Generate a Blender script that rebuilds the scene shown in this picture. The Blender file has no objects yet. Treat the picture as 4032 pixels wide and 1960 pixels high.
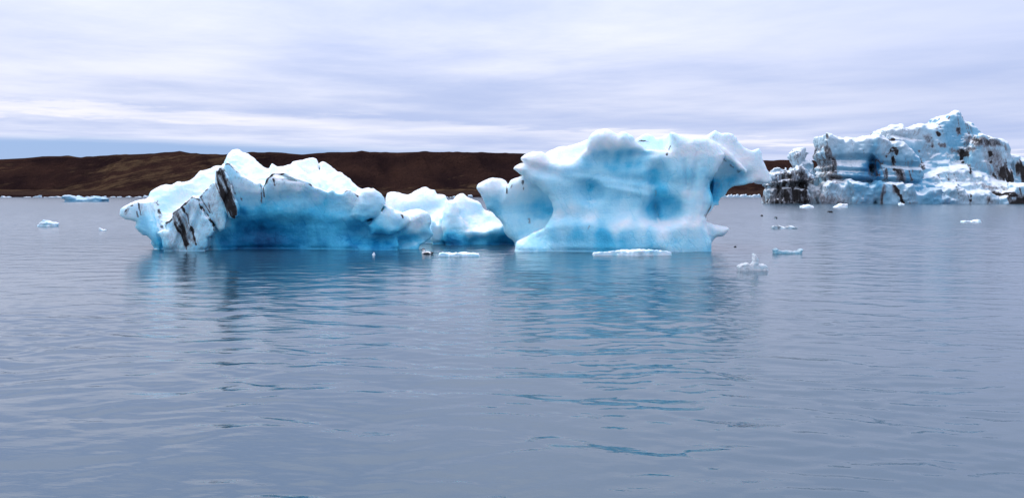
import bpy, math, random
import numpy as np
from mathutils import Vector, Matrix

# ------------------------------------------------------------------ camera
scene = bpy.context.scene
SRC_W, SRC_H = 4032, 1960
FPX = 2933.0                      # focal length in photo pixels
HOR = 759.0                       # horizon row in the photo
CAM_H = 2.9
PITCH = math.atan((980.0 - HOR) / FPX)
cam_d = bpy.data.cameras.new("camera")
cam_d.sensor_width = 36.0
cam_d.lens = 36.0 * FPX / SRC_W
cam_d.clip_start = 0.1
cam_d.clip_end = 20000
cam = bpy.data.objects.new("camera", cam_d)
scene.collection.objects.link(cam)
cam.location = (0, 0, CAM_H)
cam.rotation_euler = (math.pi / 2 - PITCH, 0, 0)
scene.camera = cam
scene.render.resolution_x, scene.render.resolution_y = 1024, 497
scene.view_settings.view_transform = 'Standard'
scene.view_settings.look = 'None'
scene.view_settings.gamma = 1.0
scene.view_settings.use_curve_mapping = False
scene.view_settings.exposure = 0.22
scene.cycles.use_denoising = True
scene.cycles.max_bounces = 8
scene.cycles.diffuse_bounces = 4
scene.cycles.glossy_bounces = 4

# ------------------------------------------------------------------ sky and sun
SUN_EL, SUN_AZ = math.radians(56), math.radians(-68)   # azimuth clockwise from +Y (view direction)
world = bpy.data.worlds.new("World")
scene.world = world
world.use_nodes = True
wn, wl = world.node_tree.nodes, world.node_tree.links
wn.clear()


class NT:
    """tiny helper to wire shader nodes"""
    def __init__(self, nodes, links):
        self.n, self.l = nodes, links

    def put(self, sock, v):
        if v is None:
            return
        if isinstance(v, bpy.types.NodeSocket):
            self.l.new(v, sock)
        else:
            sock.default_value = v

    def math(self, op, a, b=None, c=None, clamp=False):
        m = self.n.new('ShaderNodeMath'); m.operation = op; m.use_clamp = clamp
        for i, v in enumerate((a, b, c)):
            self.put(m.inputs[i], v)
        return m.outputs[0]

    def vmath(self, op, a, b=None):
        m = self.n.new('ShaderNodeVectorMath'); m.operation = op
        self.put(m.inputs[0], a)
        if b is not None:
            self.put(m.inputs[3] if op == 'SCALE' else m.inputs[1], b)
        return m.outputs[0]

    def sep(self, v):
        s = self.n.new('ShaderNodeSeparateXYZ'); self.put(s.inputs[0], v); return s.outputs

    def comb(self, x, y, z):
        s = self.n.new('ShaderNodeCombineXYZ')
        for i, v in enumerate((x, y, z)):
            self.put(s.inputs[i], v)
        return s.outputs[0]

    def noise(self, vec, scale, detail=4.0, rough=0.5, dist=0.0, out=0):
        s = self.n.new('ShaderNodeTexNoise')
        self.put(s.inputs['Vector'], vec)
        s.inputs['Scale'].default_value = scale
        s.inputs['Detail'].default_value = detail
        s.inputs['Roughness'].default_value = rough
        s.inputs['Distortion'].default_value = dist
        return s.outputs[out]

    def mapping(self, vec, loc=(0, 0, 0), rot=(0, 0, 0), scale=(1, 1, 1)):
        if any(rot):                                    # turn first, stretch afterwards
            t = self.n.new('ShaderNodeMapping')
            self.put(t.inputs['Vector'], vec)
            t.inputs['Rotation'].default_value = rot
            vec = t.outputs[0]
        s = self.n.new('ShaderNodeMapping')
        self.put(s.inputs['Vector'], vec)
        s.inputs['Location'].default_value = loc
        s.inputs['Scale'].default_value = scale
        return s.outputs[0]

    def range(self, v, a, b, lo=0.0, hi=1.0, smooth=True):
        s = self.n.new('ShaderNodeMapRange')
        s.interpolation_type = 'SMOOTHSTEP' if smooth else 'LINEAR'
        self.put(s.inputs[0], v)
        for i, x in enumerate((a, b, lo, hi)):
            self.put(s.inputs[i + 1], x)
        return s.outputs[0]

    def mix(self, f, a, b, mode='MIX'):
        s = self.n.new('ShaderNodeMix'); s.data_type = 'RGBA'; s.blend_type = mode
        self.put(s.inputs[0], f)
        self.put(s.inputs[6], a if isinstance(a, bpy.types.NodeSocket) else (*a, 1.0))
        self.put(s.inputs[7], b if isinstance(b, bpy.types.NodeSocket) else (*b, 1.0))
        return s.outputs[2]

    def ramp(self, f, stops):
        s = self.n.new('ShaderNodeValToRGB'); self.put(s.inputs[0], f)
        e = s.color_ramp.elements
        e[0].position, e[0].color = stops[0][0], (*stops[0][1], 1)
        e[1].position, e[1].color = stops[-1][0], (*stops[-1][1], 1)
        for p, c in stops[1:-1]:
            k = e.new(p); k.color = (*c, 1)
        return s.outputs[0]

    def attr(self, name):
        s = self.n.new('ShaderNodeAttribute'); s.attribute_name = name
        return s.outputs['Fac']

    def bump(self, height, dist, strength=1.0, normal=None):
        s = self.n.new('ShaderNodeBump')
        self.put(s.inputs['Height'], height)
        s.inputs['Distance'].default_value = dist
        s.inputs['Strength'].default_value = strength
        if normal is not None:
            self.put(s.inputs['Normal'], normal)
        return s.outputs[0]


W_ = NT(wn, wl)
tc = wn.new('ShaderNodeTexCoord')
d = W_.vmath('NORMALIZE', tc.outputs['Generated'])
dx, dy, dz = W_.sep(d)
zc = W_.math('MAXIMUM', dz, 0.012)
px = W_.math('DIVIDE', dx, zc)
py = W_.math('DIVIDE', dy, zc)
plane = W_.comb(px, py, 0.0)                        # the cloud deck as a level sheet overhead
warp = W_.noise(plane, 0.22, 3.0, 0.5, out=1)
plane_w = W_.vmath('ADD', plane, W_.vmath('SCALE', W_.vmath('SUBTRACT', warp, (0.5, 0.5, 0.5)), 1.6))
streak = W_.noise(W_.mapping(plane_w, rot=(0, 0, math.radians(-29)), scale=(0.10, 0.22, 1), loc=(3.1, 0.7, 0)), 1.0, 7.0, 0.52)
wisp = W_.noise(W_.mapping(plane_w, rot=(0, 0, math.radians(-52)), scale=(0.75, 0.60, 1), loc=(8.1, 2.7, 0)), 1.0, 10.0, 0.64)
broad = W_.noise(W_.mapping(plane, loc=(1.7, 4.2, 0), scale=(0.23, 0.23, 1)), 1.0, 3.0, 0.5)
veil = W_.math('ADD', W_.math('MULTIPLY', streak, 0.45), W_.math('MULTIPLY', broad, 0.45))
veil = W_.math('ADD', veil, W_.math('MULTIPLY', wisp, 0.26))
veil = W_.range(veil, 0.45, 0.73)
# thinner, greyer veil towards the right of the view
side = W_.range(W_.math('DIVIDE', dx, W_.math('MAXIMUM', W_.math('ABSOLUTE', dy), 0.2)), 0.02, 0.62)
cloud = W_.mix(veil, (0.44, 0.52, 0.765), (0.755, 0.78, 0.91))
cloud = W_.mix(W_.math('MULTIPLY', side, 0.85), cloud, W_.mix(veil, (0.405, 0.49, 0.745), (0.55, 0.61, 0.82)))
# a broken brighter roll of cloud farther out, lying across the view
roll = W_.math('SUBTRACT', W_.math('SUBTRACT', py, W_.math('MULTIPLY', px, 0.56)), 12.2)
roll = W_.math('ABSOLUTE', W_.math('ADD', roll, W_.math('MULTIPLY', W_.math('SUBTRACT', wisp, 0.5), 7.0)))
roll = W_.math('MULTIPLY', W_.range(roll, 1.5, 0.1), W_.range(broad, 0.38, 0.6, 0.25, 0.85))
cloud = W_.mix(roll, cloud, (0.88, 0.865, 0.925))
# far edge of the deck: clear blue below it
edge = W_.math('SUBTRACT', W_.math('SUBTRACT', py, W_.math('MULTIPLY', px, 0.62)), 20.0)
edge = W_.math('ADD', edge, W_.math('MULTIPLY', W_.math('SUBTRACT', streak, 0.5), 9.0))
clear = W_.range(edge, -2.5, 2.5)
sky = wn.new('ShaderNodeTexSky')
sky.sky_type = 'NISHITA'
sky.sun_disc = False
sky.sun_elevation = SUN_EL
sky.sun_rotation = SUN_AZ
sky.dust_density = 0.4
skyc = W_.vmath('SCALE', sky.outputs[0], 0.10)
blue = W_.mix(0.86, skyc, (0.26, 0.40, 0.71))
full = W_.mix(clear, cloud, blue)
# overcast light: the deck grows steadily brighter from horizon to zenith
grow = W_.range(dz, 0.12, 1.0, 1.0, 2.0, smooth=False)
full = W_.vmath('MULTIPLY', full, W_.comb(grow, grow, grow))
bg = wn.new('ShaderNodeBackground')
wl.new(full, bg.inputs[0])
bg.inputs[1].default_value = 1.0
wo = wn.new('ShaderNodeOutputWorld')
wl.new(bg.outputs[0], wo.inputs[0])

sun_d = bpy.data.lights.new("sun", 'SUN')
sun_d.energy = 1.5
sun_d.angle = math.radians(14)
sun_d.color = (1.0, 0.965, 0.92)
sun = bpy.data.objects.new("sun", sun_d)
scene.collection.objects.link(sun)
sd = Vector((math.sin(SUN_AZ) * math.cos(SUN_EL), math.cos(SUN_AZ) * math.cos(SUN_EL), math.sin(SUN_EL)))
sun.rotation_euler = (-sd).to_track_quat('-Z', 'Y').to_euler()
sun.location = sd * 300

# ------------------------------------------------------------------ helpers
COL = scene.collection
_cp, _sp = math.cos(PITCH), math.sin(PITCH)


def ray(px_, py_):
    r = (px_ - SRC_W / 2) / FPX
    u = (SRC_H / 2 - py_) / FPX
    return r, _cp + u * _sp, -_sp + u * _cp


def wxz(px_, py_, Y):
    """photo pixel -> (X, Z) on the upright plane at distance Y"""
    r, f, z = ray(px_, py_)
    t = Y / f
    return r * t, CAM_H + z * t


def on_water(px_, py_, z=0.0):
    r, f, zz = ray(px_, py_)
    t = (z - CAM_H) / zz
    return r * t, f * t


ZM = {  # measuring sheets: origin and scale of enlarged crops of the photograph
    1: (440, 560, 800 / 2003), 2: (1040, 600, 1000 / 2576), 3: (1840, 480, 1240 / 2576),
    4: (2980, 430, 1052 / 2576), 5: (0, 560, 700 / 2191), 6: (1560, 900, 1200 / 2576),
    7: (2800, 700, 1232 / 2576), 8: (3000, 580, 440 / 2295), 9: (3240, 480, 400 / 1431),
    10: (3600, 430, 432 / 1352), 11: (1640, 970, 100 / 2576), 0: (0, 0, 4032 / 2576)}


def src(sheet, pts):
    x0, y0, s = ZM[sheet]
    return [(x0 + s * x, y0 + s * y) for x, y in pts]


def tag(o, label=None, cat=None, group=None, kind=None):
    if label: o['label'] = label
    if cat: o['category'] = cat
    if group: o['group'] = group
    if kind: o['kind'] = kind
    return o


def new_obj(name, me, mat=None, parent=None):
    o = bpy.data.objects.new(name, me)
    if mat is not None and me is not None and not me.materials:
        me.materials.append(mat)
    COL.objects.link(o)
    if parent is not None:
        o.parent = parent
    return o


def mesh_from(name, verts, faces, smooth=True):
    me = bpy.data.meshes.new(name)
    verts = np.asarray(verts, np.float32)
    faces = np.asarray(faces, np.int32)
    k = faces.shape[1]
    me.vertices.add(len(verts)); me.vertices.foreach_set('co', verts.ravel())
    me.loops.add(faces.size); me.loops.foreach_set('vertex_index', faces.ravel())
    me.polygons.add(len(faces))
    me.polygons.foreach_set('loop_start', np.arange(0, faces.size, k, dtype=np.int32))
    me.polygons.foreach_set('loop_total', np.full(len(faces), k, np.int32))
    me.update(calc_edges=True)
    me.validate()
    me.polygons.foreach_set('use_smooth', np.full(len(me.polygons), smooth, dtype=bool))
    return me


def set_attr(me, name, val):
    a = me.attributes.new(name, 'FLOAT', 'POINT')
    a.data.foreach_set('value', np.asarray(val, np.float32))


# lattice noise -----------------------------------------------------
_rng = np.random.default_rng(7)
_LAT = _rng.random((64, 64, 64)).astype(np.float32) * 2 - 1


def vnoise(x, y, z):
    xi, yi, zi = np.floor(x).astype(np.int32), np.floor(y).astype(np.int32), np.floor(z).astype(np.int32)
    fx, fy, fz = (x - xi).astype(np.float32), (y - yi).astype(np.float32), (z - zi).astype(np.float32)
    fx = fx * fx * fx * (fx * (fx * 6 - 15) + 10)
    fy = fy * fy * fy * (fy * (fy * 6 - 15) + 10)
    fz = fz * fz * fz * (fz * (fz * 6 - 15) + 10)
    a0, b0, c0 = xi & 63, yi & 63, zi & 63
    a1, b1, c1 = (a0 + 1) & 63, (b0 + 1) & 63, (c0 + 1) & 63
    L = _LAT
    v00 = L[a0, b0, c0] * (1 - fx) + L[a1, b0, c0] * fx
    v10 = L[a0, b1, c0] * (1 - fx) + L[a1, b1, c0] * fx
    v01 = L[a0, b0, c1] * (1 - fx) + L[a1, b0, c1] * fx
    v11 = L[a0, b1, c1] * (1 - fx) + L[a1, b1, c1] * fx
    return (v00 * (1 - fy) + v10 * fy) * (1 - fz) + (v01 * (1 - fy) + v11 * fy) * fz


def fbm(x, y, z, octaves=4, gain=0.5, seed=0.0):
    s, a = 0.0, 1.0
    for k in range(octaves):
        f = 2.0 ** k
        s = s + a * vnoise(x * f + 11.3 * k + seed, y * f + 5.7 * k + seed * 1.7, z * f + 3.1 * k - seed)
        a *= gain
    return s


def ridged(x, y, z, octaves=3, gain=0.5, seed=0.0):
    s, a = 0.0, 1.0
    for k in range(octaves):
        f = 2.0 ** k
        s = s + a * (1 - 2 * np.abs(vnoise(x * f + 7.3 * k + seed, y * f + 2.7 * k + seed * 1.3, z * f + 9.1 * k + seed)))
        a *= gain
    return s


def sstep(a, b, v):
    t = np.clip((v - a) / (b - a), 0, 1)
    return t * t * (3 - 2 * t)


def poly_sd(P, X, Z):
    """signed distance (inside negative) to a polygon in the XZ plane"""
    P = np.asarray(P, np.float32)
    n = len(P)
    dmin = np.full(X.shape, 1e9, np.float32)
    inside = np.zeros(X.shape, bool)
    for i in range(n):
        ax, az = P[i]
        bx, bz = P[(i + 1) % n]
        ex, ez = bx - ax, bz - az
        L = ex * ex + ez * ez + 1e-12
        t = np.clip(((X - ax) * ex + (Z - az) * ez) / L, 0, 1)
        dmin = np.minimum(dmin, (X - ax - t * ex) ** 2 + (Z - az - t * ez) ** 2)
        c = ((az > Z) != (bz > Z))
        if abs(ez) > 1e-9:
            c &= X < ax + (Z - az) / ez * ex
            inside ^= c
    dd = np.sqrt(dmin)
    return np.where(inside, -dd, dd)


def line_dist(P, X, Z):
    dmin = np.full(X.shape, 1e9, np.float32)
    for (ax, az), (bx, bz) in zip(P[:-1], P[1:]):
        ex, ez = bx - ax, bz - az
        L = ex * ex + ez * ez + 1e-12
        t = np.clip(((X - ax) * ex + (Z - az) * ez) / L, 0, 1)
        dmin = np.minimum(dmin, (X - ax - t * ex) ** 2 + (Z - az - t * ez) ** 2)
    return np.sqrt(dmin)


def surface_nets(f, org, h):
    nx, ny, nz = f.shape
    ins = f < 0
    cnt = np.zeros((nx - 1, ny - 1, nz - 1), np.int8)
    for i in (0, 1):
        for j in (0, 1):
            for k in (0, 1):
                cnt += ins[i:nx - 1 + i, j:ny - 1 + j, k:nz - 1 + k]
    act = (cnt > 0) & (cnt < 8)
    ci, cj, ck = np.nonzero(act)
    idx = np.full(act.shape, -1, np.int32)
    idx[ci, cj, ck] = np.arange(len(ci), dtype=np.int32)
    acc = np.zeros((len(ci), 3), np.float32)
    num = np.zeros(len(ci), np.float32)
    corners = [(i, j, k) for i in (0, 1) for j in (0, 1) for k in (0, 1)]
    vals = {c: f[ci + c[0], cj + c[1], ck + c[2]] for c in corners}
    for c in corners:
        for ax in range(3):
            if c[ax] == 0:
                e = list(c); e[ax] = 1; e = tuple(e)
                a, b = vals[c], vals[e]
                m = (a < 0) != (b < 0)
                t = np.where(m, a / np.where(m, a - b, 1), 0)
                p = np.array(c, np.float32)[None, :].repeat(len(ci), 0)
                p[:, ax] += t
                acc[m] += p[m]
                num[m] += 1
    v = acc / num[:, None] + np.stack([ci, cj, ck], 1)
    v = v * h + np.asarray(org, np.float32)
    quads = []
    for ax in range(3):
        sl0 = [slice(None)] * 3; sl1 = [slice(None)] * 3
        sl0[ax] = slice(0, -1); sl1[ax] = slice(1, None)
        a, b = ins[tuple(sl0)], ins[tuple(sl1)]
        e = np.stack(np.nonzero(a != b), 1)
        o1, o2 = (ax + 1) % 3, (ax + 2) % 3
        ok = (e[:, o1] > 0) & (e[:, o2] > 0) & (e[:, o1] < f.shape[o1] - 1) & (e[:, o2] < f.shape[o2] - 1)
        e = e[ok]
        flip = a[e[:, 0], e[:, 1], e[:, 2]]
        q = []
        for du, dv in ((0, 0), (1, 0), (1, 1), (0, 1)):
            g = e.copy(); g[:, o1] -= 1 - du; g[:, o2] -= 1 - dv
            q.append(idx[g[:, 0], g[:, 1], g[:, 2]])
        q = np.stack(q, 1)
        q[~flip] = q[~flip][:, ::-1]
        quads.append(q)
    return v, np.concatenate(quads)


def smin(a, b, k):
    hh = np.clip(0.5 + 0.5 * (b - a) / k, 0, 1)
    return b * (1 - hh) + a * hh - k * hh * (1 - hh)


class Berg:
    """an ice body modelled as blended slabs: every slab has an outline, a distance, a front and a back thickness"""
    def __init__(self, h, yref, floor=-0.9, low=None, yaw=0.0, wob=1.6):
        self.wob = wob
        self.yaw = yaw                                   # sideways drift per metre of depth: the way the body lies
        self.low = 0.16 * h / 0.05 if low is None else low
        self.h, self.yref, self.floor = h, yref, floor
        self.layers, self.cuts = [], []

    def slab(self, sheet, pts, y, tf, tb, r=0.4, sl=0.0, k=0.35, relief=(), sx=0.0, edge=0.0):
        P = []
        for a, b in (src(sheet, pts) if sheet is not None else pts):
            z = 2.0
            for _ in range(3):                          # the rim that shows stands in front of the slab's middle
                yf = y + sl * max(z, 0) - tf + 0.6 * r
                x, z = wxz(a, b, yf)
            P.append((x - (yf - self.yref) * self.yaw, z))
        P = [(x, z if z > self.low else -1.5 * max(self.h / 0.05, 0.4)) for x, z in P]
        R = []
        for item in relief:
            sh, cx, cy, rx, ry, rot, amp = item[:7]
            p = item[7] if len(item) > 7 else 1.0
            (sxp, syp), = src(sh, [(cx, cy)])
            X, Z = wxz(sxp, syp, y - tf)
            X -= (y - tf - self.yref) * self.yaw
            m = ZM[sh][2] / FPX * y
            R.append((X, Z, rx * m, ry * m, math.radians(rot), amp, p))
        self.layers.append((P, y, tf, tb, r, sl, k, R, sx, edge))
        return self

    def cut(self, sheet, cx, cy, y, rx, ry, rdepth, k=0.2, rot=0.0):
        (a, b), = src(sheet, [(cx, cy)])
        X, Z = wxz(a, b, y)
        X -= (y - self.yref) * self.yaw
        m = ZM[sheet][2] / FPX * y
        self.cuts.append((X, Z, y, rx * m, ry * m, rdepth, k, math.radians(rot)))
        return self

    def build(self, noise):
        h = self.h
        xs = [x for L in self.layers for x, z in L[0]]
        zs = [z for L in self.layers for x, z in L[0]]
        top = max(zs)
        x0, x1 = min(xs) - 6 * h, max(xs) + 6 * h
        z0, z1 = self.floor, top + 8 * h
        y0 = min(L[1] + min(0, L[5] * top) - L[2] for L in self.layers) - 8 * h
        y1 = max(L[1] + max(0, L[5] * top) + L[3] for L in self.layers) + 6 * h
        gx = np.arange(x0, x1, h, dtype=np.float32)
        gy = np.arange(y0, y1, h, dtype=np.float32)
        gz = np.arange(z0, z1, h, dtype=np.float32)
        X2, Z2 = np.meshgrid(gx, gz, indexing='ij')
        f = np.full((len(gx), len(gy), len(gz)), 50.0, np.float32)
        # roughen outlines with a little noise so that no edge is ruled
        wob = fbm(X2 / (14 * h), X2 * 0 + 3.3, Z2 / (14 * h), 3) * h * self.wob
        reach = noise['reach']
        for (P, y, tf, tb, r, sl, k, R, sx, edge) in self.layers:
            mg = k + reach + 4 * h
            pxs, pzs = [p[0] for p in P], [p[1] for p in P]
            i0, i1 = np.searchsorted(gx, (min(pxs) - mg, max(pxs) + mg))
            k0, k1 = np.searchsorted(gz, (min(pzs) - mg, max(pzs) + mg))
            X, Z = X2[i0:i1, k0:k1], Z2[i0:i1, k0:k1]
            d2 = poly_sd(P, X, Z) + wob[i0:i1, k0:k1]
            tfm = np.full(X.shape, tf, np.float32)
            for (cx, cz, rx, rz, rot, amp, p) in R:
                u, w = X - cx, Z - cz
                cu, su = math.cos(rot), math.sin(rot)
                uu, ww = (u * cu - w * su) / rx, (u * su + w * cu) / rz
                tfm -= amp * np.exp(-((uu * uu + ww * ww) ** p))
            yc = (y + sl * Z + sx * (X - np.mean(pxs))).astype(np.float32)
            j0, j1 = np.searchsorted(gy, ((yc - tfm).min() - mg, yc.max() + tb + mg))
            dy = gy[None, j0:j1, None] - yc[:, None, :]
            dyy = np.where(dy < 0, -dy - tfm[:, None, :], dy - np.float32(tb))
            q0 = (d2[:, None, :] + r).astype(np.float32)
            q1 = dyy + np.float32(r)
            g = np.sqrt(np.maximum(q0, 0) ** 2 + np.maximum(q1, 0) ** 2) + np.minimum(np.maximum(q0, q1), 0) - np.float32(r)
            blk = f[i0:i1, j0:j1, k0:k1]
            f[i0:i1, j0:j1, k0:k1] = smin(blk, g, np.float32(k))
        for (X, Z, y, rx, rz, rd, k, rot) in self.cuts:
            cu, su = math.cos(rot), math.sin(rot)
            u, w = X2 - X, Z2 - Z
            uu, ww = (u * cu - w * su) / rx, (u * su + w * cu) / rz
            e = np.sqrt((uu * uu + ww * ww)[:, None, :] + (((gy - y) / rd) ** 2)[None, :, None])
            g = (e - 1) * min(rx, rz, rd)
            f = -smin(-f, g, k)
        band = np.abs(f) < reach
        I, J, K = np.nonzero(band)
        bx, by, bz = gx[I], gy[J], gz[K]
        f[I, J, K] += noise['fn'](bx, by, bz)
        f[0], f[-1] = 1, 1
        f[:, 0], f[:, -1] = 1, 1
        f[:, :, 0], f[:, :, -1] = 1, 1
        v, q = surface_nets(f, (x0, y0, z0), h)
        # drop crumbs: keep the largest connected body
        lab = np.arange(len(v))
        while True:
            m = lab[q].min(1)
            new = lab.copy()
            for c in range(4):
                np.minimum.at(new, q[:, c], m)
            new = new[new]
            if (new == lab).all():
                break
            lab = new
        main = np.bincount(lab).argmax()
        keep = lab == main
        remap = np.cumsum(keep) - 1
        q = remap[q[keep[q[:, 0]]]]
        return v[keep], q

    def xz(self, sheet, pts):
        return [wxz(a, b, self.yref) for a, b in src(sheet, pts)]


def idw(points, X, Z, power=2.6, soft=0.15):
    num = np.zeros(X.shape, np.float32); den = np.zeros(X.shape, np.float32)
    for x, z, val in points:
        w = 1.0 / (((X - x) ** 2 + (Z - z) ** 2) + soft * soft) ** (power / 2)
        num += w * val; den += w
    return num / den


def normals_of(me):
    n = np.zeros(len(me.vertices) * 3, np.float32)
    me.vertex_normals.foreach_get('vector', n)
    return n.reshape(-1, 3)


# ------------------------------------------------------------------ materials
def new_mat(name):
    m = bpy.data.materials.new(name)
    m.use_nodes = True
    m.node_tree.nodes.clear()
    return m, NT(m.node_tree.nodes, m.node_tree.links)


def finish(m, T, **kw):
    b = T.n.new('ShaderNodeBsdfPrincipled')
    for k, v in kw.items():
        T.put(b.inputs[k.replace('_', ' ')], v)
    o = T.n.new('ShaderNodeOutputMaterial')
    T.l.new(b.outputs[0], o.inputs[0])
    return b


def ice_material(name, grain, sss=0.42, sss_scale=0.40, rough=0.36, trans=0.0, far=False):
    """glacier ice: 'clear' = from bubbly white crust (0) to dense blue ice (1); 'ash' = volcanic dirt"""
    m, T = new_mat(name)
    tcn = T.n.new('ShaderNodeTexCoord'); P = tcn.outputs['Object']
    clear, ash = T.attr('clear'), T.attr('ash')
    n1 = T.noise(P, 1.3 / grain, 5, 0.6)
    n2 = T.noise(P, 9.0 / grain, 5, 0.65)
    c = T.math('ADD', clear, T.math('MULTIPLY', T.math('SUBTRACT', n1, 0.5), 0.08))
    c = T.math('ADD', c, T.math('MULTIPLY', T.math('SUBTRACT', n2, 0.5), 0.13))
    bed = T.noise(T.mapping(P, rot=(math.radians(4), math.radians(5), 0), scale=(0.16, 0.16, 2.6)), 1.0 / grain, 5, 0.6, 0.3)
    drip = T.noise(T.mapping(P, scale=(3.2, 3.2, 0.28)), 1.0 / grain, 4, 0.6)
    c = T.math('ADD', c, T.math('MULTIPLY', T.math('SUBTRACT', bed, 0.5), 0.13))
    c = T.math('ADD', c, T.math('MULTIPLY', T.math('SUBTRACT', drip, 0.5), 0.10), clamp=True)
    ve = T.n.new('ShaderNodeTexVoronoi'); ve.feature = 'DISTANCE_TO_EDGE'
    ve.inputs['Scale'].default_value = 0.9 / grain
    T.put(ve.inputs['Vector'], T.vmath('ADD', T.mapping(P, rot=(0, 0.4, 0), scale=(1.5, 1, 0.7)), T.vmath('SCALE', T.noise(P, 1.1 / grain, 5, 0.6, out=1), 0.9 * grain)))
    crack = T.math('MULTIPLY', T.range(ve.outputs['Distance'], 0.0, 0.05, 1.0, 0.0), T.range(T.noise(P, 0.6 / grain, 3, 0.5), 0.45, 0.62))
    c = T.math('ADD', c, T.math('MULTIPLY', crack, 0.05), clamp=True)
    col = T.ramp(c, [(0.06, (0.82, 0.85, 0.87)), (0.17, (0.56, 0.67, 0.73)), (0.32, (0.40, 0.575, 0.665)), (0.46, (0.27, 0.475, 0.59)), (0.62, (0.135, 0.36, 0.51)),  # far ramp: greyed stops paint in the far iceberg's shaded front
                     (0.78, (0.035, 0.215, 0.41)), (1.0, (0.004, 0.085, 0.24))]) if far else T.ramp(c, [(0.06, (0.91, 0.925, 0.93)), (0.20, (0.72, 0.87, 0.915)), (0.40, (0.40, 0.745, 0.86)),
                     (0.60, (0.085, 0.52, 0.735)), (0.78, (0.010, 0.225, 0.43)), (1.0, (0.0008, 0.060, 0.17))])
    n3 = T.noise(P, 16.0 / grain, 6, 0.7)
    n4 = T.noise(T.mapping(P, rot=(0, math.radians(-22), 0), scale=(1, 1, 0.25)), 11.0 / grain, 5, 0.7)
    a = T.math('ADD', ash, T.math('MULTIPLY', T.math('SUBTRACT', n3, 0.5), 0.7))
    a = T.math('ADD', a, T.math('MULTIPLY', T.math('SUBTRACT', n4, 0.5), 0.9))
    has = T.range(ash, 0.02, 0.12)
    film = T.math('MULTIPLY', has, T.range(a, 0.08, 0.62, 0.0, 0.80))
    core = T.math('MULTIPLY', has, T.range(a, 0.38, 0.92))
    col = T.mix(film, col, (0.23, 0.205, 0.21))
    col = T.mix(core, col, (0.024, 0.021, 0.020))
    hgt = T.math('ADD', T.math('MULTIPLY', T.noise(P, 5.0 / grain, 6, 0.62), 0.6), T.math('MULTIPLY', n3, 0.25))
    vo = T.n.new('ShaderNodeTexVoronoi'); vo.feature = 'SMOOTH_F1'
    vo.inputs['Scale'].default_value = 2.3 / grain
    vo.inputs['Smoothness'].default_value = 0.5
    T.put(vo.inputs['Vector'], T.vmath('ADD', P, T.vmath('SCALE', T.noise(P, 1.8 / grain, 3, 0.5, out=1), 0.35 * grain)))
    hgt = T.math('ADD', hgt, T.math('MULTIPLY', vo.outputs['Distance'], 0.32))
    hgt = T.math('SUBTRACT', hgt, T.math('MULTIPLY', crack, 0.16))
    nrm = T.bump(hgt, 0.14 * grain, 0.55)
    b = finish(m, T, Base_Color=col, Roughness=T.math('ADD', rough, T.math('MULTIPLY', core, 0.4)), IOR=1.31, Normal=nrm)
    b.inputs['Specular IOR Level'].default_value = 0.35
    b.inputs['Transmission Weight'].default_value = trans
    T.put(b.inputs['Subsurface Weight'], T.math('MULTIPLY', T.math('SUBTRACT', 1.0, film), sss))
    b.inputs['Subsurface Radius'].default_value = (0.35, 0.8, 1.0)
    b.inputs['Subsurface Scale'].default_value = sss_scale * grain
    return m


def water_material():
    m, T = new_mat('lagoon_water')
    g = T.n.new('ShaderNodeNewGeometry'); P = g.outputs['Position']
    murk = T.noise(T.mapping(P, scale=(0.05, 0.12, 1)), 1.0, 3, 0.5)
    col = T.mix(murk, (0.013, 0.046, 0.074), (0.021, 0.062, 0.090))
    rough = T.math('ADD', T.attr('chop'), 0.0)
    fine = T.noise(T.mapping(P, scale=(2.6, 6.5, 1), rot=(0, 0, 0.12)), 1.0, 3, 0.55)
    finish(m, T, Base_Color=col, Roughness=rough, IOR=2.05, Normal=T.bump(fine, 0.007, 1.0))
    return m


def ground_material():
    m, T = new_mat('moraine_ground')
    g = T.n.new('ShaderNodeNewGeometry'); P = g.outputs['Position']
    n1 = T.range(T.noise(P, 0.022, 6, 0.62), 0.32, 0.68)
    n2 = T.noise(P, 0.25, 6, 0.65)
    col = T.mix(n1, (0.017, 0.0100, 0.0118), (0.058, 0.0295, 0.0220))
    n5 = T.range(T.noise(P, 1.1, 5, 0.7), 0.35, 0.65)
    col = T.mix(T.math('MULTIPLY', n5, 0.45), col, (0.006, 0.004, 0.005))
    col = T.mix(T.math('MULTIPLY', n2, 0.6), col, (0.024, 0.0125, 0.0105))
    # withered grass in streaks that run down and along the slope
    grass = T.attr('grass')
    s1 = T.noise(T.mapping(P, scale=(0.022, 0.012, 0.30), rot=(0, math.radians(14), 0)), 1.0, 7, 0.66, 0.4)
    s2 = T.noise(P, 0.12, 5, 0.6)
    gm = T.math('ADD', T.math('MULTIPLY', s1, 0.75), T.math('MULTIPLY', s2, 0.35))
    gm = T.range(T.math('ADD', gm, T.math('MULTIPLY', T.math('SUBTRACT', grass, 0.5), 0.42)), 0.62, 0.84)
    col = T.mix(gm, col, T.mix(n2, (0.066, 0.040, 0.023), (0.130, 0.082, 0.046)))
    pz = T.sep(P)[2]
    col = T.mix(T.math('MULTIPLY', T.range(pz, 5.5, 3.0), T.range(pz, 0.8, 2.0)), col, T.mix(n5, (0.030, 0.019, 0.015), (0.060, 0.036, 0.028)))
    nrm = T.bump(T.math('ADD', n2, T.noise(P, 0.07, 5, 0.65)), 5.0, 1.0)
    finish(m, T, Base_Color=col, Roughness=0.95, Normal=nrm).inputs['Specular IOR Level'].default_value = 0.0
    return m


ICE = ice_material('glacier_ice', 1.0)
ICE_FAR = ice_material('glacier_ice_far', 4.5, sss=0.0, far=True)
WATER = water_material()
GROUND = ground_material()

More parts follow.
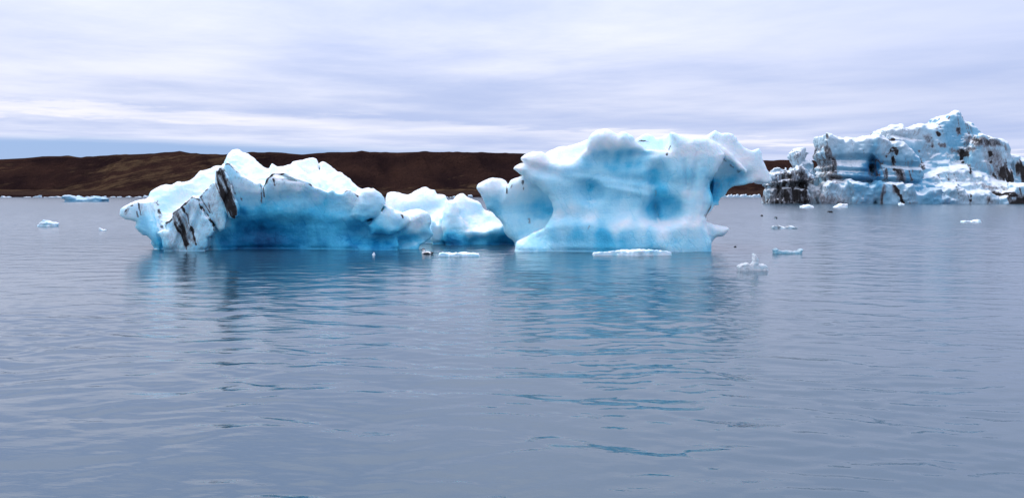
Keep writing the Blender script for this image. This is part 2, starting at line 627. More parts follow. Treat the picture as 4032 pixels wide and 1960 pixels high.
# ------------------------------------------------------------------ water sheet
# one sheet, finer near the shore one stands on; a sum of ripples running towards the viewer
def water_mesh():
    rows = [-60.0, -30.0, -10.0, 0.0, 3.0]
    y = 4.5
    while y < 560:
        rows.append(y)
        y += min(0.036 + 0.00003 * y ** 1.9, 1.6) if y < 200 else min(0.8 + (y - 200) * 0.02, 4.0)
    rows = np.array(rows, np.float32)
    half = 0.74 * np.maximum(rows, 4) + 5.0
    t = np.linspace(-1, 1, 460, dtype=np.float32)
    X = half[:, None] * t[None, :]
    # flare the two outermost columns far out to the sides
    X[:, 0] = -1400; X[:, 1] = np.minimum(X[:, 1], -half * 1.0); X[:, -1] = 1400
    Y = np.repeat(rows[:, None], len(t), 1)
    dyr = np.gradient(rows)
    step = np.maximum(dyr, half * 2 / len(t) * 0.45)
    rg = np.random.default_rng(11)
    Z = np.zeros_like(X)
    lost = np.zeros(len(rows), np.float32)
    N = 130
    lam = np.exp(rg.uniform(math.log(0.17), math.log(5.5), N))
    ang = rg.normal(0.08, 0.46, N)
    slope = 1.15 * np.exp(-(np.log(lam / 0.36)) ** 2 / (2 * 0.45 ** 2)) + 0.85 * np.exp(-(np.log(lam / 1.25)) ** 2 / (2 * 0.45 ** 2))
    slope *= WAVE_SLOPE * math.sqrt(2) / math.sqrt((slope ** 2).sum())
    gust = 0.75 + 0.55 * fbm(X / 22 + 3, Y / 34, X * 0 + 1.5, 3, 0.5)
    gust = gust * (1.22 - 0.50 * np.exp(-((Y - 34) / 7.0) ** 2) * sstep(24, 8, np.abs(X + 3)))     # calmer in the lee of the bergs
    gust2 = np.clip(0.9 + 0.8 * fbm(X / 5 + 9, Y / 9, X * 0 + 7.5, 2, 0.5), 0.15, 2)
    wx = X + 0.5 * fbm(X / 3.0, Y / 3.0, X * 0 + 4.4, 2, 0.5)
    wy = Y + 0.5 * fbm(X / 3.0 + 20, Y / 3.0, X * 0 + 4.4, 2, 0.5)
    for i in range(N):
        k = 2 * math.pi / lam[i]
        keep = sstep(0.24, 0.16, step / lam[i])
        lost += (slope[i] * (1 - keep)) ** 2 / 2
        if keep.max() <= 0:
            continue
        n = int(np.nonzero(keep > 0)[0].max()) + 1
        ph = k * (math.sin(ang[i]) * wx[:n] + math.cos(ang[i]) * wy[:n]) + rg.uniform(0, 6.28)
        mod = gust[:n] * (gust2[:n] if lam[i] < 0.9 else 1.0)
        Z[:n] += (slope[i] / k) * keep[:n, None] * mod * np.sin(ph)
    Z[:, 0] = Z[:, -1] = 0
    Z[:3] = 0
    nx = len(t)
    v = np.stack([X.ravel(), Y.ravel(), Z.ravel()], 1)
    jj, ii = np.meshgrid(np.arange(len(rows) - 1), np.arange(nx - 1), indexing='ij')
    b0 = (jj * nx + ii).ravel()
    me = mesh_from('water', v, np.stack([b0, b0 + 1, b0 + nx + 1, b0 + nx], 1))
    chop = np.sqrt(np.clip(np.sqrt(lost) * 0.7, 0, 1))
    set_attr(me, 'chop', np.repeat(chop, nx))
    print('water', len(v), 'chop', chop[::200])
    return me


WAVE_SLOPE = 0.064
tag(new_obj('water', water_mesh(), WATER), kind='structure')

# ------------------------------------------------------------------ far moraine hills and beach
SK = [(-1500, 402), (-600, 398), (-200, 404), (0, 401), (60, 398), (120, 393), (175, 393), (205, 397), (250, 392), (318, 389),
      (370, 387), (436, 384), (452, 380.5), (470, 386), (560, 389), (640, 383.5), (700, 384), (760, 389), (800, 385), (895, 382), (909, 379),
      (930, 382.5), (1000, 384), (1075, 381.5), (1090, 382.5), (1200, 384), (1310, 386), (1420, 392), (1700, 400), (1935, 404), (2085, 405),
      (2300, 403), (2600, 400), (3200, 398), (4200, 402)]
YR = 700.0
sk_x, sk_z = zip(*[wxz(x * 1.5652, y * 1.5652, YR) for x, y in SK])
hx = np.concatenate([np.linspace(-1500, -520, 60, endpoint=False), np.linspace(-520, 520, 560), np.linspace(524, 1500, 60)]).astype(np.float32)
hy = np.concatenate([np.linspace(488, 560, 60, endpoint=False), np.linspace(560, 720, 130, endpoint=False), np.linspace(720, 1000, 20, endpoint=False),
                     np.linspace(1000, 6000, 20)]).astype(np.float32)
HX, HY = np.meshgrid(hx, hy, indexing='ij')
zero = np.zeros_like(HX)
ridge = np.interp(HX, sk_x, sk_z)
cap = CAM_H + (np.interp(HX * YR / HY, sk_x, sk_z) - CAM_H) * HY / YR - 0.02 * (YR - HY)
foot = 575 + 16 * fbm(HX / 90, zero, zero, 3) + (-18 + 26 * sstep(-140, 20, HX))
t = np.clip((HY - foot) / (YR - foot), 0, 1)
gul = ridged(HX / 46 + HY / 120, HY / 150, zero, 3, 0.55, 2.0)
gul2 = fbm(HX / 14, HY / 30, zero, 4, 0.5, 5.0)
slope = np.sin(t * math.pi / 2) ** 0.85
shelf = 6.0 * np.exp(-((t - 0.45) / 0.12) ** 2) * sstep(-0.3, 0.5, fbm(HX / 160, zero, zero + 4.2, 2))
low = np.interp(HY, [488, 496, 508, 560, 600], [-0.6, 1.6, 2.6, 4.4, 6.5])
low = low + 1.6 * sstep(508, 540, HY) * fbm(HX / 40, HY / 22, zero, 3, 0.5, 9.0)
Zg = low + (ridge - 5.0 - low * 0.3) * slope * (t > 0)
Zg = Zg + (gul * 5.0 + gul2 * 2.2) * np.sin(np.clip(t, 0, 1) * math.pi) ** 0.7 + shelf * np.sin(t * math.pi)
Zg = np.where(HY >= YR, ridge - (HY - YR) * 0.02 + np.maximum(0, HY - 1000) * 0.002, np.minimum(Zg, cap))
top_tuft = 0.7 * np.maximum(0, fbm(HX / 9, zero, zero + 8.8, 3)) * np.exp(-((HY - YR) / 8) ** 2)
Zg = Zg + top_tuft
grass = 0.50 + 0.35 * fbm(HX / 120, HY / 60, zero, 3, 0.5, 3.0)
grass += 0.12 * sstep(-60, -160, HX) - 0.28 * sstep(-70, 20, HX) * sstep(0.05, 0.2, t)
grass += 0.25 * np.exp(-((Zg - 7) / 3.0) ** 2) * (HX > -120) + 0.16 * sstep(0.85, 0.97, t)
grass -= 0.7 * sstep(520, 505, HY)
ny_ = len(hy)
vv = np.stack([HX.ravel(), HY.ravel(), Zg.ravel()], 1)
ii, jj = np.meshgrid(np.arange(len(hx) - 1), np.arange(ny_ - 1), indexing='ij')
b0 = (ii * ny_ + jj).ravel()
ff = np.stack([b0, b0 + ny_, b0 + ny_ + 1, b0 + 1], 1)
me = mesh_from('hills', vv, ff)
set_attr(me, 'grass', grass.ravel())
tag(new_obj('hills', me, GROUND), kind='structure')


# ------------------------------------------------------------------ ice bodies
def near_noise(amp=1.0, seed=0.0, sharp=1.0):
    def fn(x, y, z):
        notch = 0.11 * np.exp(-((z - 0.05) / 0.11) ** 2) * (0.6 + 0.8 * vnoise(x / 0.8, y / 0.8, z * 0 + seed))
        return notch + amp * (0.042 * fbm(x / 1.5, y / 1.5, z / 1.2, 2, 0.5, seed)
                              - 0.030 * sharp * ridged(x / 0.8, y / 0.8, z / 0.65, 2, 0.5, seed + 4)
                              + 0.011 * fbm(x / 0.2, y / 0.2, z / 0.2, 2, 0.5, seed + 9))
    return {'fn': fn, 'reach': 0.35}


def paint(B, v, nrm, clear_pts, up=(0.40, 0.80), up_keep=0.08, ash_polys=(), ash_lines=(), seed=0.0, run=1.3, power=2.6, soft=0.25, gain=1.0, ash_gain=1.0, lift=0.0):
    """ice clarity from point samples on the face, white weathered crust on upward faces, ash layers and some painted-in shade as sheets through the body"""
    X, Y, Z = v[:, 0], v[:, 1], v[:, 2]
    pts = [(*B.xz(s, [(a, b)])[0], c * gain) for s, a, b, c in clear_pts]
    s_ = B.h / 0.05
    jx = fbm(X / (1.4 * s_), Y / (1.4 * s_), Z / (1.4 * s_), 3, 0.5, seed) * 0.28 * s_
    jz = fbm(X / (1.4 * s_) + 9, Y / (1.4 * s_), Z / (1.4 * s_) + 5, 3, 0.5, seed) * 0.22 * s_
    c = idw(pts, X + jx, Z + jz, power, soft * s_)
    c = np.clip(c + lift * (1 - sstep(up[0], up[1], nrm[:, 2])), 0, 1)  # lift deepens steep far faces, painting shade into their colour
    w = sstep(up[0], up[1], nrm[:, 2]) * (1 - sstep(0.46, 0.66, c))
    c = c * (1 - w) + np.minimum(c, up_keep) * w
    a = np.zeros(len(v), np.float32)
    for sh, P, val, feather, (sx, sz), lim in ash_polys:
        dist = poly_sd(B.xz(sh, P), X, Z)
        I = np.nonzero((dist < 3.2 * feather) & (Y < lim))[0]
        L = math.hypot(sx, sz)
        ux, uz = sx / L, -sz / L
        x, y, z = X[I], Y[I], Z[I]
        along, across = x * ux + z * uz, -x * uz + z * ux
        st = fbm(across / (0.16 * s_), along / (run * s_), y / (0.8 * s_), 3, 0.6, seed + 3)
        a[I] = np.maximum(a[I], sstep(feather, -feather, dist[I] + st * feather * 1.2) * val * (1.0 + 0.45 * st) * sstep(0.92, 0.6, nrm[I, 2]))
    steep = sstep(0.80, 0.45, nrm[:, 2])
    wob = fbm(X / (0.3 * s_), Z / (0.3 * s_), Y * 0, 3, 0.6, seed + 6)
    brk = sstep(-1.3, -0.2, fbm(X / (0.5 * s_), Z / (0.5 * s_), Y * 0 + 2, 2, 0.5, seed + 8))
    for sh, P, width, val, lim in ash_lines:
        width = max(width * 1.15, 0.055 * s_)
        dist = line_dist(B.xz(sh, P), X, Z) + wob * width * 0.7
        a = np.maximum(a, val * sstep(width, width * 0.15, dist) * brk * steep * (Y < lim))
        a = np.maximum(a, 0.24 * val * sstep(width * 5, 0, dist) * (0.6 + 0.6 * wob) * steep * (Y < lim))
    return np.clip(c, 0, 1), np.clip(a * ash_gain, 0, 1)


def berg_object(name, B, noise, clear_pts, mat, parent=None, ash_fn=None, **kw):
    v, q = B.build(noise)
    w = v.copy()
    w[:, 0] += (v[:, 1] - B.yref) * B.yaw
    cx, cy = float((w[:, 0].min() + w[:, 0].max()) / 2), float((w[:, 1].min() + w[:, 1].max()) / 2)
    me = mesh_from(name, w - np.array([cx, cy, 0], np.float32), q)
    n = normals_of(me)
    c, a = paint(B, v, n, clear_pts, **kw)
    if ash_fn is not None:
        a = np.clip(np.maximum(a, ash_fn(v, n)), 0, 1)
    set_attr(me, 'clear', c); set_attr(me, 'ash', a)
    o = new_obj(name, me, mat, parent)
    if parent is None:
        o.location = (cx, cy, 0)
    else:
        o.location = Vector((cx, cy, 0)) - parent.location
    return o


# ---- left iceberg: dirty fins, blue undercut face, snow mounds behind
A = Berg(0.042, 37.0, yaw=-0.30)
A.slab(1, [(75, 700), (85, 670), (110, 648), (190, 600), (230, 585), (270, 575), (330, 600), (365, 700), (432, 870), (480, 940), (505, 1010),
           (500, 1100), (432, 1100), (425, 1020), (400, 960), (350, 915), (250, 885), (215, 840), (228, 785), (170, 776), (100, 748), (76, 718)],
       39.0, 0.9, 1.6, r=0.27, k=0.14)
A.slab(1, [(330, 580), (355, 550), (385, 485), (430, 445), (500, 418), (555, 432), (600, 408), (640, 385), (700, 402), (760, 378), (800, 358),
           (880, 295), (990, 250), (1080, 228), (1130, 240), (1200, 500), (1150, 1100), (450, 1100), (380, 800)],
       39.7, 1.4, 2.6, r=0.24, sl=0.72, k=0.16, relief=[(1, 620, 640, 220, 150, -30, 0.45)])
A.slab(1, [(505, 1100), (500, 1020), (480, 950), (440, 890), (500, 870), (545, 860), (520, 815), (560, 770), (590, 745), (600, 700), (660, 662),
           (720, 608), (760, 560), (800, 533), (845, 560), (880, 640), (960, 770), (1012, 880), (1000, 900), (940, 942), (948, 1010), (965, 1100)],
       38.0, 0.95, 1.8, r=0.13, k=0.10,
       relief=[(1, 690, 880, 30, 260, 20, 0.30, 1.5), (1, 560, 900, 40, 50, 0, -0.25), (1, 840, 760, 26, 240, 22, 0.22, 1.5), (1, 560, 1010, 90, 60, 0, -0.2)])
A.slab(1, [(845, 560), (900, 500), (1000, 390), (1040, 420), (1110, 640), (1130, 720), (1110, 850), (1065, 885), (1020, 810), (930, 700)],
       38.4, 0.8, 1.6, r=0.13, k=0.10)
# main face under the crest
A.slab(None, src(1, [(1100, 300), (1115, 215), (1132, 190), (1170, 230), (1220, 280), (1290, 330), (1350, 385), (1400, 402), (1455, 396), (1470, 440),
                     (1486, 458), (1500, 430), (1530, 358), (1580, 310), (1650, 316), (1700, 305), (1760, 340), (1880, 385), (1960, 415)])
       + src(2, [(60, 250), (90, 212), (180, 215), (300, 262), (460, 320), (560, 352), (650, 395), (690, 362), (740, 400), (790, 412), (860, 380), (920, 400), (962, 442),
                 (962, 480), (900, 580), (1000, 690), (1200, 700), (1350, 800), (1420, 1010), (400, 1040)]) + src(1, [(1300, 1110), (900, 1110), (1000, 800)]),
       39.1, 1.5, 2.2, r=0.18, k=0.12,
       relief=[(2, 60, 900, 640, 290, 0, 1.15, 1.05), (2, 1120, 820, 280, 120, 0, 0.9, 1.5), (2, 150, 480, 260, 90, -10, 0.35), (2, 640, 520, 200, 130, 0, 0.40, 1.5),
               (1, 1320, 560, 120, 120, 20, 0.15), (2, 1000, 620, 160, 70, 10, 0.25), (2, 480, 720, 500, 60, 0, 0.12), (1, 1490, 480, 18, 90, 0, 0.22)])
# low blue skirt that reaches the water
A.slab(2, [(-250, 880), (-100, 860), (200, 850), (700, 830), (1150, 800), (1300, 830), (1420, 900), (1500, 950), (1560, 1010), (1400, 1060), (0, 1060), (-400, 1060), (-320, 950)],
       39.4, 0.7, 3.2, r=0.27, sl=0.0, k=0.35)
# lobes stepping down to the right
A.slab(2, [(880, 640), (930, 540), (965, 460), (985, 400), (1010, 378), (1060, 378), (1120, 363), (1160, 378), (1195, 405), (1225, 450), (1243, 510), (1235, 548), (1180, 610), (1120, 660), (1000, 720)],
       38.9, 1.35, 2.2, r=0.33, k=0.12)
A.slab(2, [(1060, 740), (1140, 640), (1190, 590), (1240, 530), (1290, 552), (1340, 575), (1410, 610), (1450, 645), (1472, 692), (1440, 750), (1360, 800), (1280, 850), (1100, 820)],
       39.0, 1.3, 2.0, r=0.30, k=0.12)
A.slab(2, [(1180, 860), (1300, 820), (1400, 760), (1440, 690), (1470, 632), (1530, 612), (1570, 598), (1612, 595), (1650, 615), (1680, 650), (1700, 700), (1692, 760), (1712, 832), (1690, 870),
           (1640, 905), (1580, 940), (1500, 975), (1440, 1020), (1200, 1020)],
       39.7, 1.5, 2.0, r=0.36, k=0.12, relief=[(2, 1450, 900, 220, 60, -12, 0.55), (2, 1560, 760, 60, 60, 0, 0.2)])
# snow mounds behind the crest
A.slab(1, [(1105, 250), (1118, 190), (1130, 130), (1150, 108), (1180, 90), (1225, 75), (1255, 82), (1280, 97), (1340, 120), (1390, 160), (1420, 200), (1470, 228), (1545, 252),
           (1700, 330), (1800, 600), (1100, 700)], 39.3, 0.6, 2.4, r=0.24, sl=0.75, k=0.25)
A.slab(1, [(1500, 420), (1545, 260), (1580, 212), (1610, 230), (1645, 247), (1700, 262), (1740, 330), (1700, 500)], 39.6, 0.7, 2.0, r=0.15, sl=0.6, k=0.2)
A.slab(2, [(100, 260), (150, 165), (200, 140), (270, 130), (320, 135), (400, 190), (470, 236), (560, 300), (600, 500), (100, 500)], 39.8, 0.6, 2.0, r=0.21, sl=0.65, k=0.2)
A.slab(2, [(140, 160), (270, 130), (300, 103), (380, 85), (430, 72), (490, 60), (528, 72), (546, 105), (560, 178), (572, 300), (150, 400)], 41.8, 0.8, 1.6, r=0.12, sl=0.45, k=0.12)
A.slab(2, [(560, 300), (566, 180), (574, 108), (590, 94), (625, 108), (680, 142), (750, 212), (860, 330), (860, 500), (560, 500)], 41.8, 0.8, 1.6, r=0.12, sl=0.45, k=0.12)
A.slab(2, [(440, 300), (500, 222), (550, 197), (590, 196), (640, 222), (720, 300), (720, 500), (440, 500)], 40.3, 0.7, 1.8, r=0.18, sl=0.6, k=0.18)
A.slab(2, [(640, 330), (680, 240), (740, 212), (790, 208), (840, 250), (890, 296), (960, 352), (1010, 390), (1000, 640), (640, 600)], 40.2, 0.8, 2.0, r=0.18, sl=0.6, k=0.18)
CL_A = [(1, 130, 690, .22), (1, 300, 640, .20), (1, 300, 800, .48), (1, 430, 980, .58), (1, 470, 1050, .62), (1, 450, 700, .34), (1, 430, 830, .42),
        (1, 600, 560, .14), (1, 560, 680, .16), (1, 800, 440, .12), (1, 950, 320, .12), (1, 560, 960, .18), (1, 620, 1040, .32), (1, 830, 900, .24),
        (1, 780, 640, .22), (1, 880, 820, .34), (1, 880, 1040, .46), (1, 960, 620, .20), (1, 1060, 800, .25), (1, 1020, 470, .22),
        (1, 1240, 80, .02), (1, 1300, 250, .02), (1, 1160, 240, .42), (1, 1180, 330, .40), (1, 1240, 420, .24), (1, 1300, 450, .16), (1, 1400, 470, .18), (1, 1260, 560, .48), (1, 1400, 560, .42),
        (1, 1300, 680, .80), (1, 1200, 860, .84), (1, 1060, 980, .82), (1, 1300, 900, .92), (1, 1450, 900, .98), (1, 1450, 1030, 1.0), (1, 1650, 950, .93), (1, 1250, 1050, .92), (1, 1500, 700, .70),
        (1, 1700, 600, .52), (1, 1650, 420, .14), (1, 1800, 400, .12), (1, 1700, 500, .44), (1, 1900, 500, .52),
        (2, 100, 560, .56), (2, 300, 420, .46), (2, 260, 520, .54), (2, 350, 330, .10), (2, 560, 400, .26), (2, 700, 500, .56), (2, 600, 560, .60), (2, 800, 500, .48), (2, 880, 430, .16),
        (2, 200, 640, .66), (2, 500, 640, .66), (2, 800, 640, .56), (2, 950, 600, .44), (2, 1000, 450, .14), (2, 1100, 420, .04), (2, 1120, 530, .34), (2, 1080, 620, .50), (2, 1000, 700, .60),
        (2, 100, 780, .86), (2, 400, 740, .76), (2, 700, 750, .72), (2, 400, 830, .74), (2, 730, 800, .60), (2, 950, 800, .74), (2, 50, 900, .97), (2, 300, 940, .78), (2, 600, 940, .72), (2, 900, 930, .74),
        (2, 1150, 920, .84), (2, 1300, 900, .80), (2, 1200, 800, .78), (2, 1120, 740, .62), (2, 1250, 740, .46), (2, 1380, 760, .52), (2, 1300, 620, .10), (2, 1400, 660, .14), (2, 1300, 700, .30),
        (2, 1600, 640, .06), (2, 1640, 750, .10), (2, 1540, 700, .10), (2, 1600, 860, .64), (2, 1480, 870, .70), (2, 1400, 850, .66), (2, 1680, 830, .50), (2, 1500, 940, .58),
        (2, 300, 200, .0), (2, 500, 120, .03), (2, 640, 160, .02), (2, 800, 280, .0), (2, 560, 250, .0), (2, 100, 160, .0)]
ASH_A = [(1, [(1022, 330), (1030, 285), (1068, 247), (1100, 280), (1115, 330), (1140, 430), (1180, 500), (1200, 560), (1225, 640), (1241, 720), (1200, 752), (1160, 742), (1110, 640), (1058, 520), (1024, 410)], 1.05, 0.07, (180, 480), 39.6),
         (1, [(1110, 300), (1150, 345), (1190, 440), (1196, 520), (1160, 500), (1120, 400)], 0.52, 0.10, (180, 480), 39.6),
         (1, [(590, 745), (600, 705), (660, 662), (700, 730), (760, 820), (800, 900), (828, 1000), (800, 990), (780, 960), (760, 1040), (735, 1062), (700, 1000), (650, 880), (610, 790)], 0.62, 0.12, (180, 480), 39.4),
         (1, [(620, 780), (640, 820), (700, 920), (760, 1000), (738, 1060), (690, 960), (640, 870), (610, 810)], 1.0, 0.06, (180, 480), 39.4),
         (1, [(520, 950), (640, 940), (700, 1010), (620, 1070), (520, 1060)], 0.30, 0.25, (180, 300), 39.4),
         (1, [(940, 420), (1020, 380), (1060, 520), (1100, 640), (1130, 720), (1040, 640), (980, 540)], 0.26, 0.25, (180, 480), 39.6),
         (1, [(200, 600), (330, 590), (380, 760), (300, 720), (220, 680)], 0.24, 0.2, (120, 300), 40.2),
         (1, [(440, 890), (590, 745), (800, 535), (860, 570), (1012, 880), (940, 942), (965, 1085), (510, 1085)], 0.20, 0.12, (180, 480), 39.0),
         (1, [(860, 550), (1010, 385), (1120, 700), (1100, 850), (1060, 880), (1000, 800)], 0.20, 0.12, (180, 480), 39.4),
         (1, [(1120, 240), (1220, 290), (1400, 410), (1380, 470), (1250, 420), (1150, 330)], 0.16, 0.15, (180, 300), 40),
         (1, [(1500, 440), (1530, 360), (1600, 305), (1700, 305), (1760, 340), (1960, 415), (1900, 450), (1700, 430), (1560, 480)], 0.18, 0.2, (60, 60), 39.4),
         (2, [(60, 250), (180, 215), (460, 320), (650, 395), (560, 400), (300, 360), (60, 330)], 0.17, 0.2, (60, 60), 39.4),
         (2, [(690, 362), (790, 412), (860, 380), (962, 442), (940, 500), (800, 450), (690, 420)], 0.15, 0.2, (60, 60), 39.4),
         (1, [(75, 700), (110, 650), (140, 650), (110, 700), (95, 735)], 0.45, 0.12, (100, -100), 40.2)]
LN_A = [(1, [(335, 600), (365, 690), (400, 790), (432, 880), (425, 925)], 0.10, 1.0, 40.2), (1, [(85, 690), (110, 650), (190, 603), (270, 577), (335, 605)], 0.05, .85, 40.2),  # ash lines; those along fin edges also paint in crease shade
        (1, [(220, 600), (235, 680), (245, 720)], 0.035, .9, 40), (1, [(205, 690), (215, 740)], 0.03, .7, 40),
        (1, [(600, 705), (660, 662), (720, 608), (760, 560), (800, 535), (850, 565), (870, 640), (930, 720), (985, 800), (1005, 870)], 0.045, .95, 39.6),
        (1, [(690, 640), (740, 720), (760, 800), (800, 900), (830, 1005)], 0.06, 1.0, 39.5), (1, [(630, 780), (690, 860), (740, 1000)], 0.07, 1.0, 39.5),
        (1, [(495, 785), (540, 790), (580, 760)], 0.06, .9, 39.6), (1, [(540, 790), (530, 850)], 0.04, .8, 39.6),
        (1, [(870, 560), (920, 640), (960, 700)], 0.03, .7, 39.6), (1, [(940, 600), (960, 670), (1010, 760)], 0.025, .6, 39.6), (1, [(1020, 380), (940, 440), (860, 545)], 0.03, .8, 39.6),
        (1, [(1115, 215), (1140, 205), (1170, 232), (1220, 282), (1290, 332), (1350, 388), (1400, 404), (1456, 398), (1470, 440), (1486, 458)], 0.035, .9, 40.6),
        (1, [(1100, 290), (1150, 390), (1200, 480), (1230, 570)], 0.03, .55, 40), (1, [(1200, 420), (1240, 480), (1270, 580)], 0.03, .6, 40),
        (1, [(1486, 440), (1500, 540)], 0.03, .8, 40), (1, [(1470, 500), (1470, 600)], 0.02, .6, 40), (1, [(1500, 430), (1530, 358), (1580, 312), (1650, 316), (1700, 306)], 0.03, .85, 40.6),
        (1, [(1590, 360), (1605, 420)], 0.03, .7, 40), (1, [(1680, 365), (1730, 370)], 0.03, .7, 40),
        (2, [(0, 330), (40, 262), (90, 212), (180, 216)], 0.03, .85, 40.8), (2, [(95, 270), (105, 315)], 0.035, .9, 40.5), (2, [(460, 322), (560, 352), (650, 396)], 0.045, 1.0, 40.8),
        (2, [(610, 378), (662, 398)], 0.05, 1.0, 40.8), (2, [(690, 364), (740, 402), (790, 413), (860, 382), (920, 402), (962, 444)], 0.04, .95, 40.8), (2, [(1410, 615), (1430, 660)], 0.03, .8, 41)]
A2 = Berg(0.042, 37.0, yaw=-0.30)
A2.slab(1, [(1022, 330), (1030, 285), (1068, 247), (1110, 290), (1150, 345), (1190, 440), (1196, 520), (1225, 605), (1241, 720), (1200, 752), (1160, 742),
           (1110, 640), (1058, 520), (1024, 410)], 38.15, 0.9, 1.5, r=0.16, k=0.10, relief=[(1, 1130, 560, 22, 220, 16, 0.2, 1.5)])
oA = new_obj('iceberg', None)
oA.location = (-10.5, 39.5, 0)
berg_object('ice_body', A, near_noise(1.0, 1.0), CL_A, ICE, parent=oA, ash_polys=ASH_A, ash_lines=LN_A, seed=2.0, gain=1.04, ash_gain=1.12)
tag(oA, 'left iceberg with black ash-streaked fins and a deep blue undercut face', 'iceberg')
oA2 = berg_object('ash_layer', A2, near_noise(1.0, 3.0), CL_A, ICE, parent=oA, ash_polys=ASH_A[:2], seed=5.0)
oA2['label'] = 'steep black slab of volcanic ash frozen into the ice'

# ---- middle iceberg: two white lumps joined at the water
M_ = Berg(0.05, 42.0, yaw=-0.10)
M_.slab(2, [(1225, 560), (1238, 470), (1250, 420), (1275, 405), (1310, 404), (1350, 410), (1400, 422), (1450, 435), (1490, 415), (1520, 392), (1570, 380), (1600, 370), (1632, 364), (1660, 380),
            (1690, 392), (1722, 396), (1750, 428), (1800, 440), (1830, 450), (1845, 500), (1856, 560), (1850, 640), (1840, 720), (1700, 1000), (1250, 1000)],
        43.6, 0.9, 2.2, r=0.38, sl=0.6, k=0.16, relief=[(2, 1650, 600, 180, 70, -25, 0.45), (2, 1450, 520, 90, 80, 0, -0.2)])
M_.slab(2, [(1690, 720), (1700, 672), (1720, 690), (1745, 738), (1770, 738), (1790, 670), (1806, 690), (1822, 800), (1850, 860), (1890, 925), (1930, 990), (1580, 990), (1650, 920), (1690, 880)],
        42.7, 0.5, 1.6, r=0.19, k=0.25)
M_.slab(2, [(1812, 760), (1815, 680), (1830, 610), (1860, 540), (1880, 512), (1903, 504), (1935, 515), (1965, 560), (1990, 640), (2060, 720), (2080, 830), (2060, 1000), (1900, 990), (1830, 890)],
        42.2, 0.8, 1.8, r=0.38, sl=0.25, k=0.14)
M_.slab(2, [(1925, 560), (1940, 490), (1955, 455), (1985, 436), (2020, 422), (2045, 440), (2065, 455), (2120, 478), (2172, 490), (2200, 520), (2240, 580), (2300, 602), (2350, 640), (2400, 700), (2420, 780),
            (2440, 1000), (1960, 1000)], 43.0, 0.7, 2.0, r=0.30, sl=0.5, k=0.14, relief=[(2, 2180, 620, 120, 100, 20, 0.35)])
M_.slab(2, [(2040, 800), (2080, 790), (2150, 800), (2240, 780), (2330, 740), (2420, 735), (2480, 800), (2545, 880), (2600, 1000), (1830, 1000), (1840, 900), (1880, 830)],
        42.4, 0.95, 2.2, r=0.38, k=0.3, relief=[(2, 2150, 900, 330, 60, 0, 0.4)])
CL_M = [(2, 1300, 450, .02), (2, 1500, 480, .08), (2, 1650, 420, .02), (2, 1700, 560, .16), (2, 1550, 580, .14), (2, 1450, 620, .12), (2, 1760, 660, .22), (2, 1750, 780, .06), (2, 1740, 880, .10), (2, 1740, 925, .6),
        (2, 1900, 560, .04), (2, 1880, 660, .16), (2, 1880, 760, .24), (2, 1870, 850, .58), (2, 2000, 480, .04), (2, 2100, 560, .10), (2, 2120, 700, .12), (2, 2010, 760, .08), (2, 2060, 830, .10), (2, 2200, 760, .10), (2, 2320, 700, .14),
        (2, 2300, 660, .20), (2, 2000, 870, .54), (2, 2100, 860, .56), (2, 2200, 850, .40), (2, 2300, 850, .52), (2, 2420, 880, .62), (2, 2050, 940, .78), (2, 2250, 930, .76), (2, 2450, 940, .74), (2, 1900, 930, .72)]
oM = berg_object('iceberg', M_, near_noise(0.9, 21.0), CL_M, ICE, seed=22.0, gain=1.45)
tag(oM, 'bright white double-humped iceberg between the two blue icebergs', 'iceberg')

# ---- right iceberg: broad overhanging block with blue hollows
B = Berg(0.046, 36.9, yaw=0.14)
# left lobe, set back behind the block
B.slab(3, [(72, 545), (76, 525), (90, 508), (140, 480), (175, 464), (203, 457), (245, 474), (270, 495), (283, 512), (296, 506), (330, 506), (350, 480), (395, 452), (440, 436), (560, 470), (800, 600), (800, 1000), (700, 1100),
           (375, 1100), (378, 1040), (395, 990), (330, 935), (295, 900), (285, 850), (255, 805), (205, 755), (152, 712), (130, 660), (102, 590)],
       39.4, 1.15, 2.2, r=0.5, k=0.08, relief=[(3, 560, 690, 120, 110, 0, 0.55, 1.3), (3, 300, 720, 130, 90, 0, 0.2), (3, 288, 560, 18, 60, 0, 0.25)])
# thin wing on the far left
B.slab(3, [(32, 575), (45, 569), (80, 582), (112, 602), (100, 630), (75, 620), (50, 600)], 40.2, 0.25, 0.5, r=0.12, k=0.1)
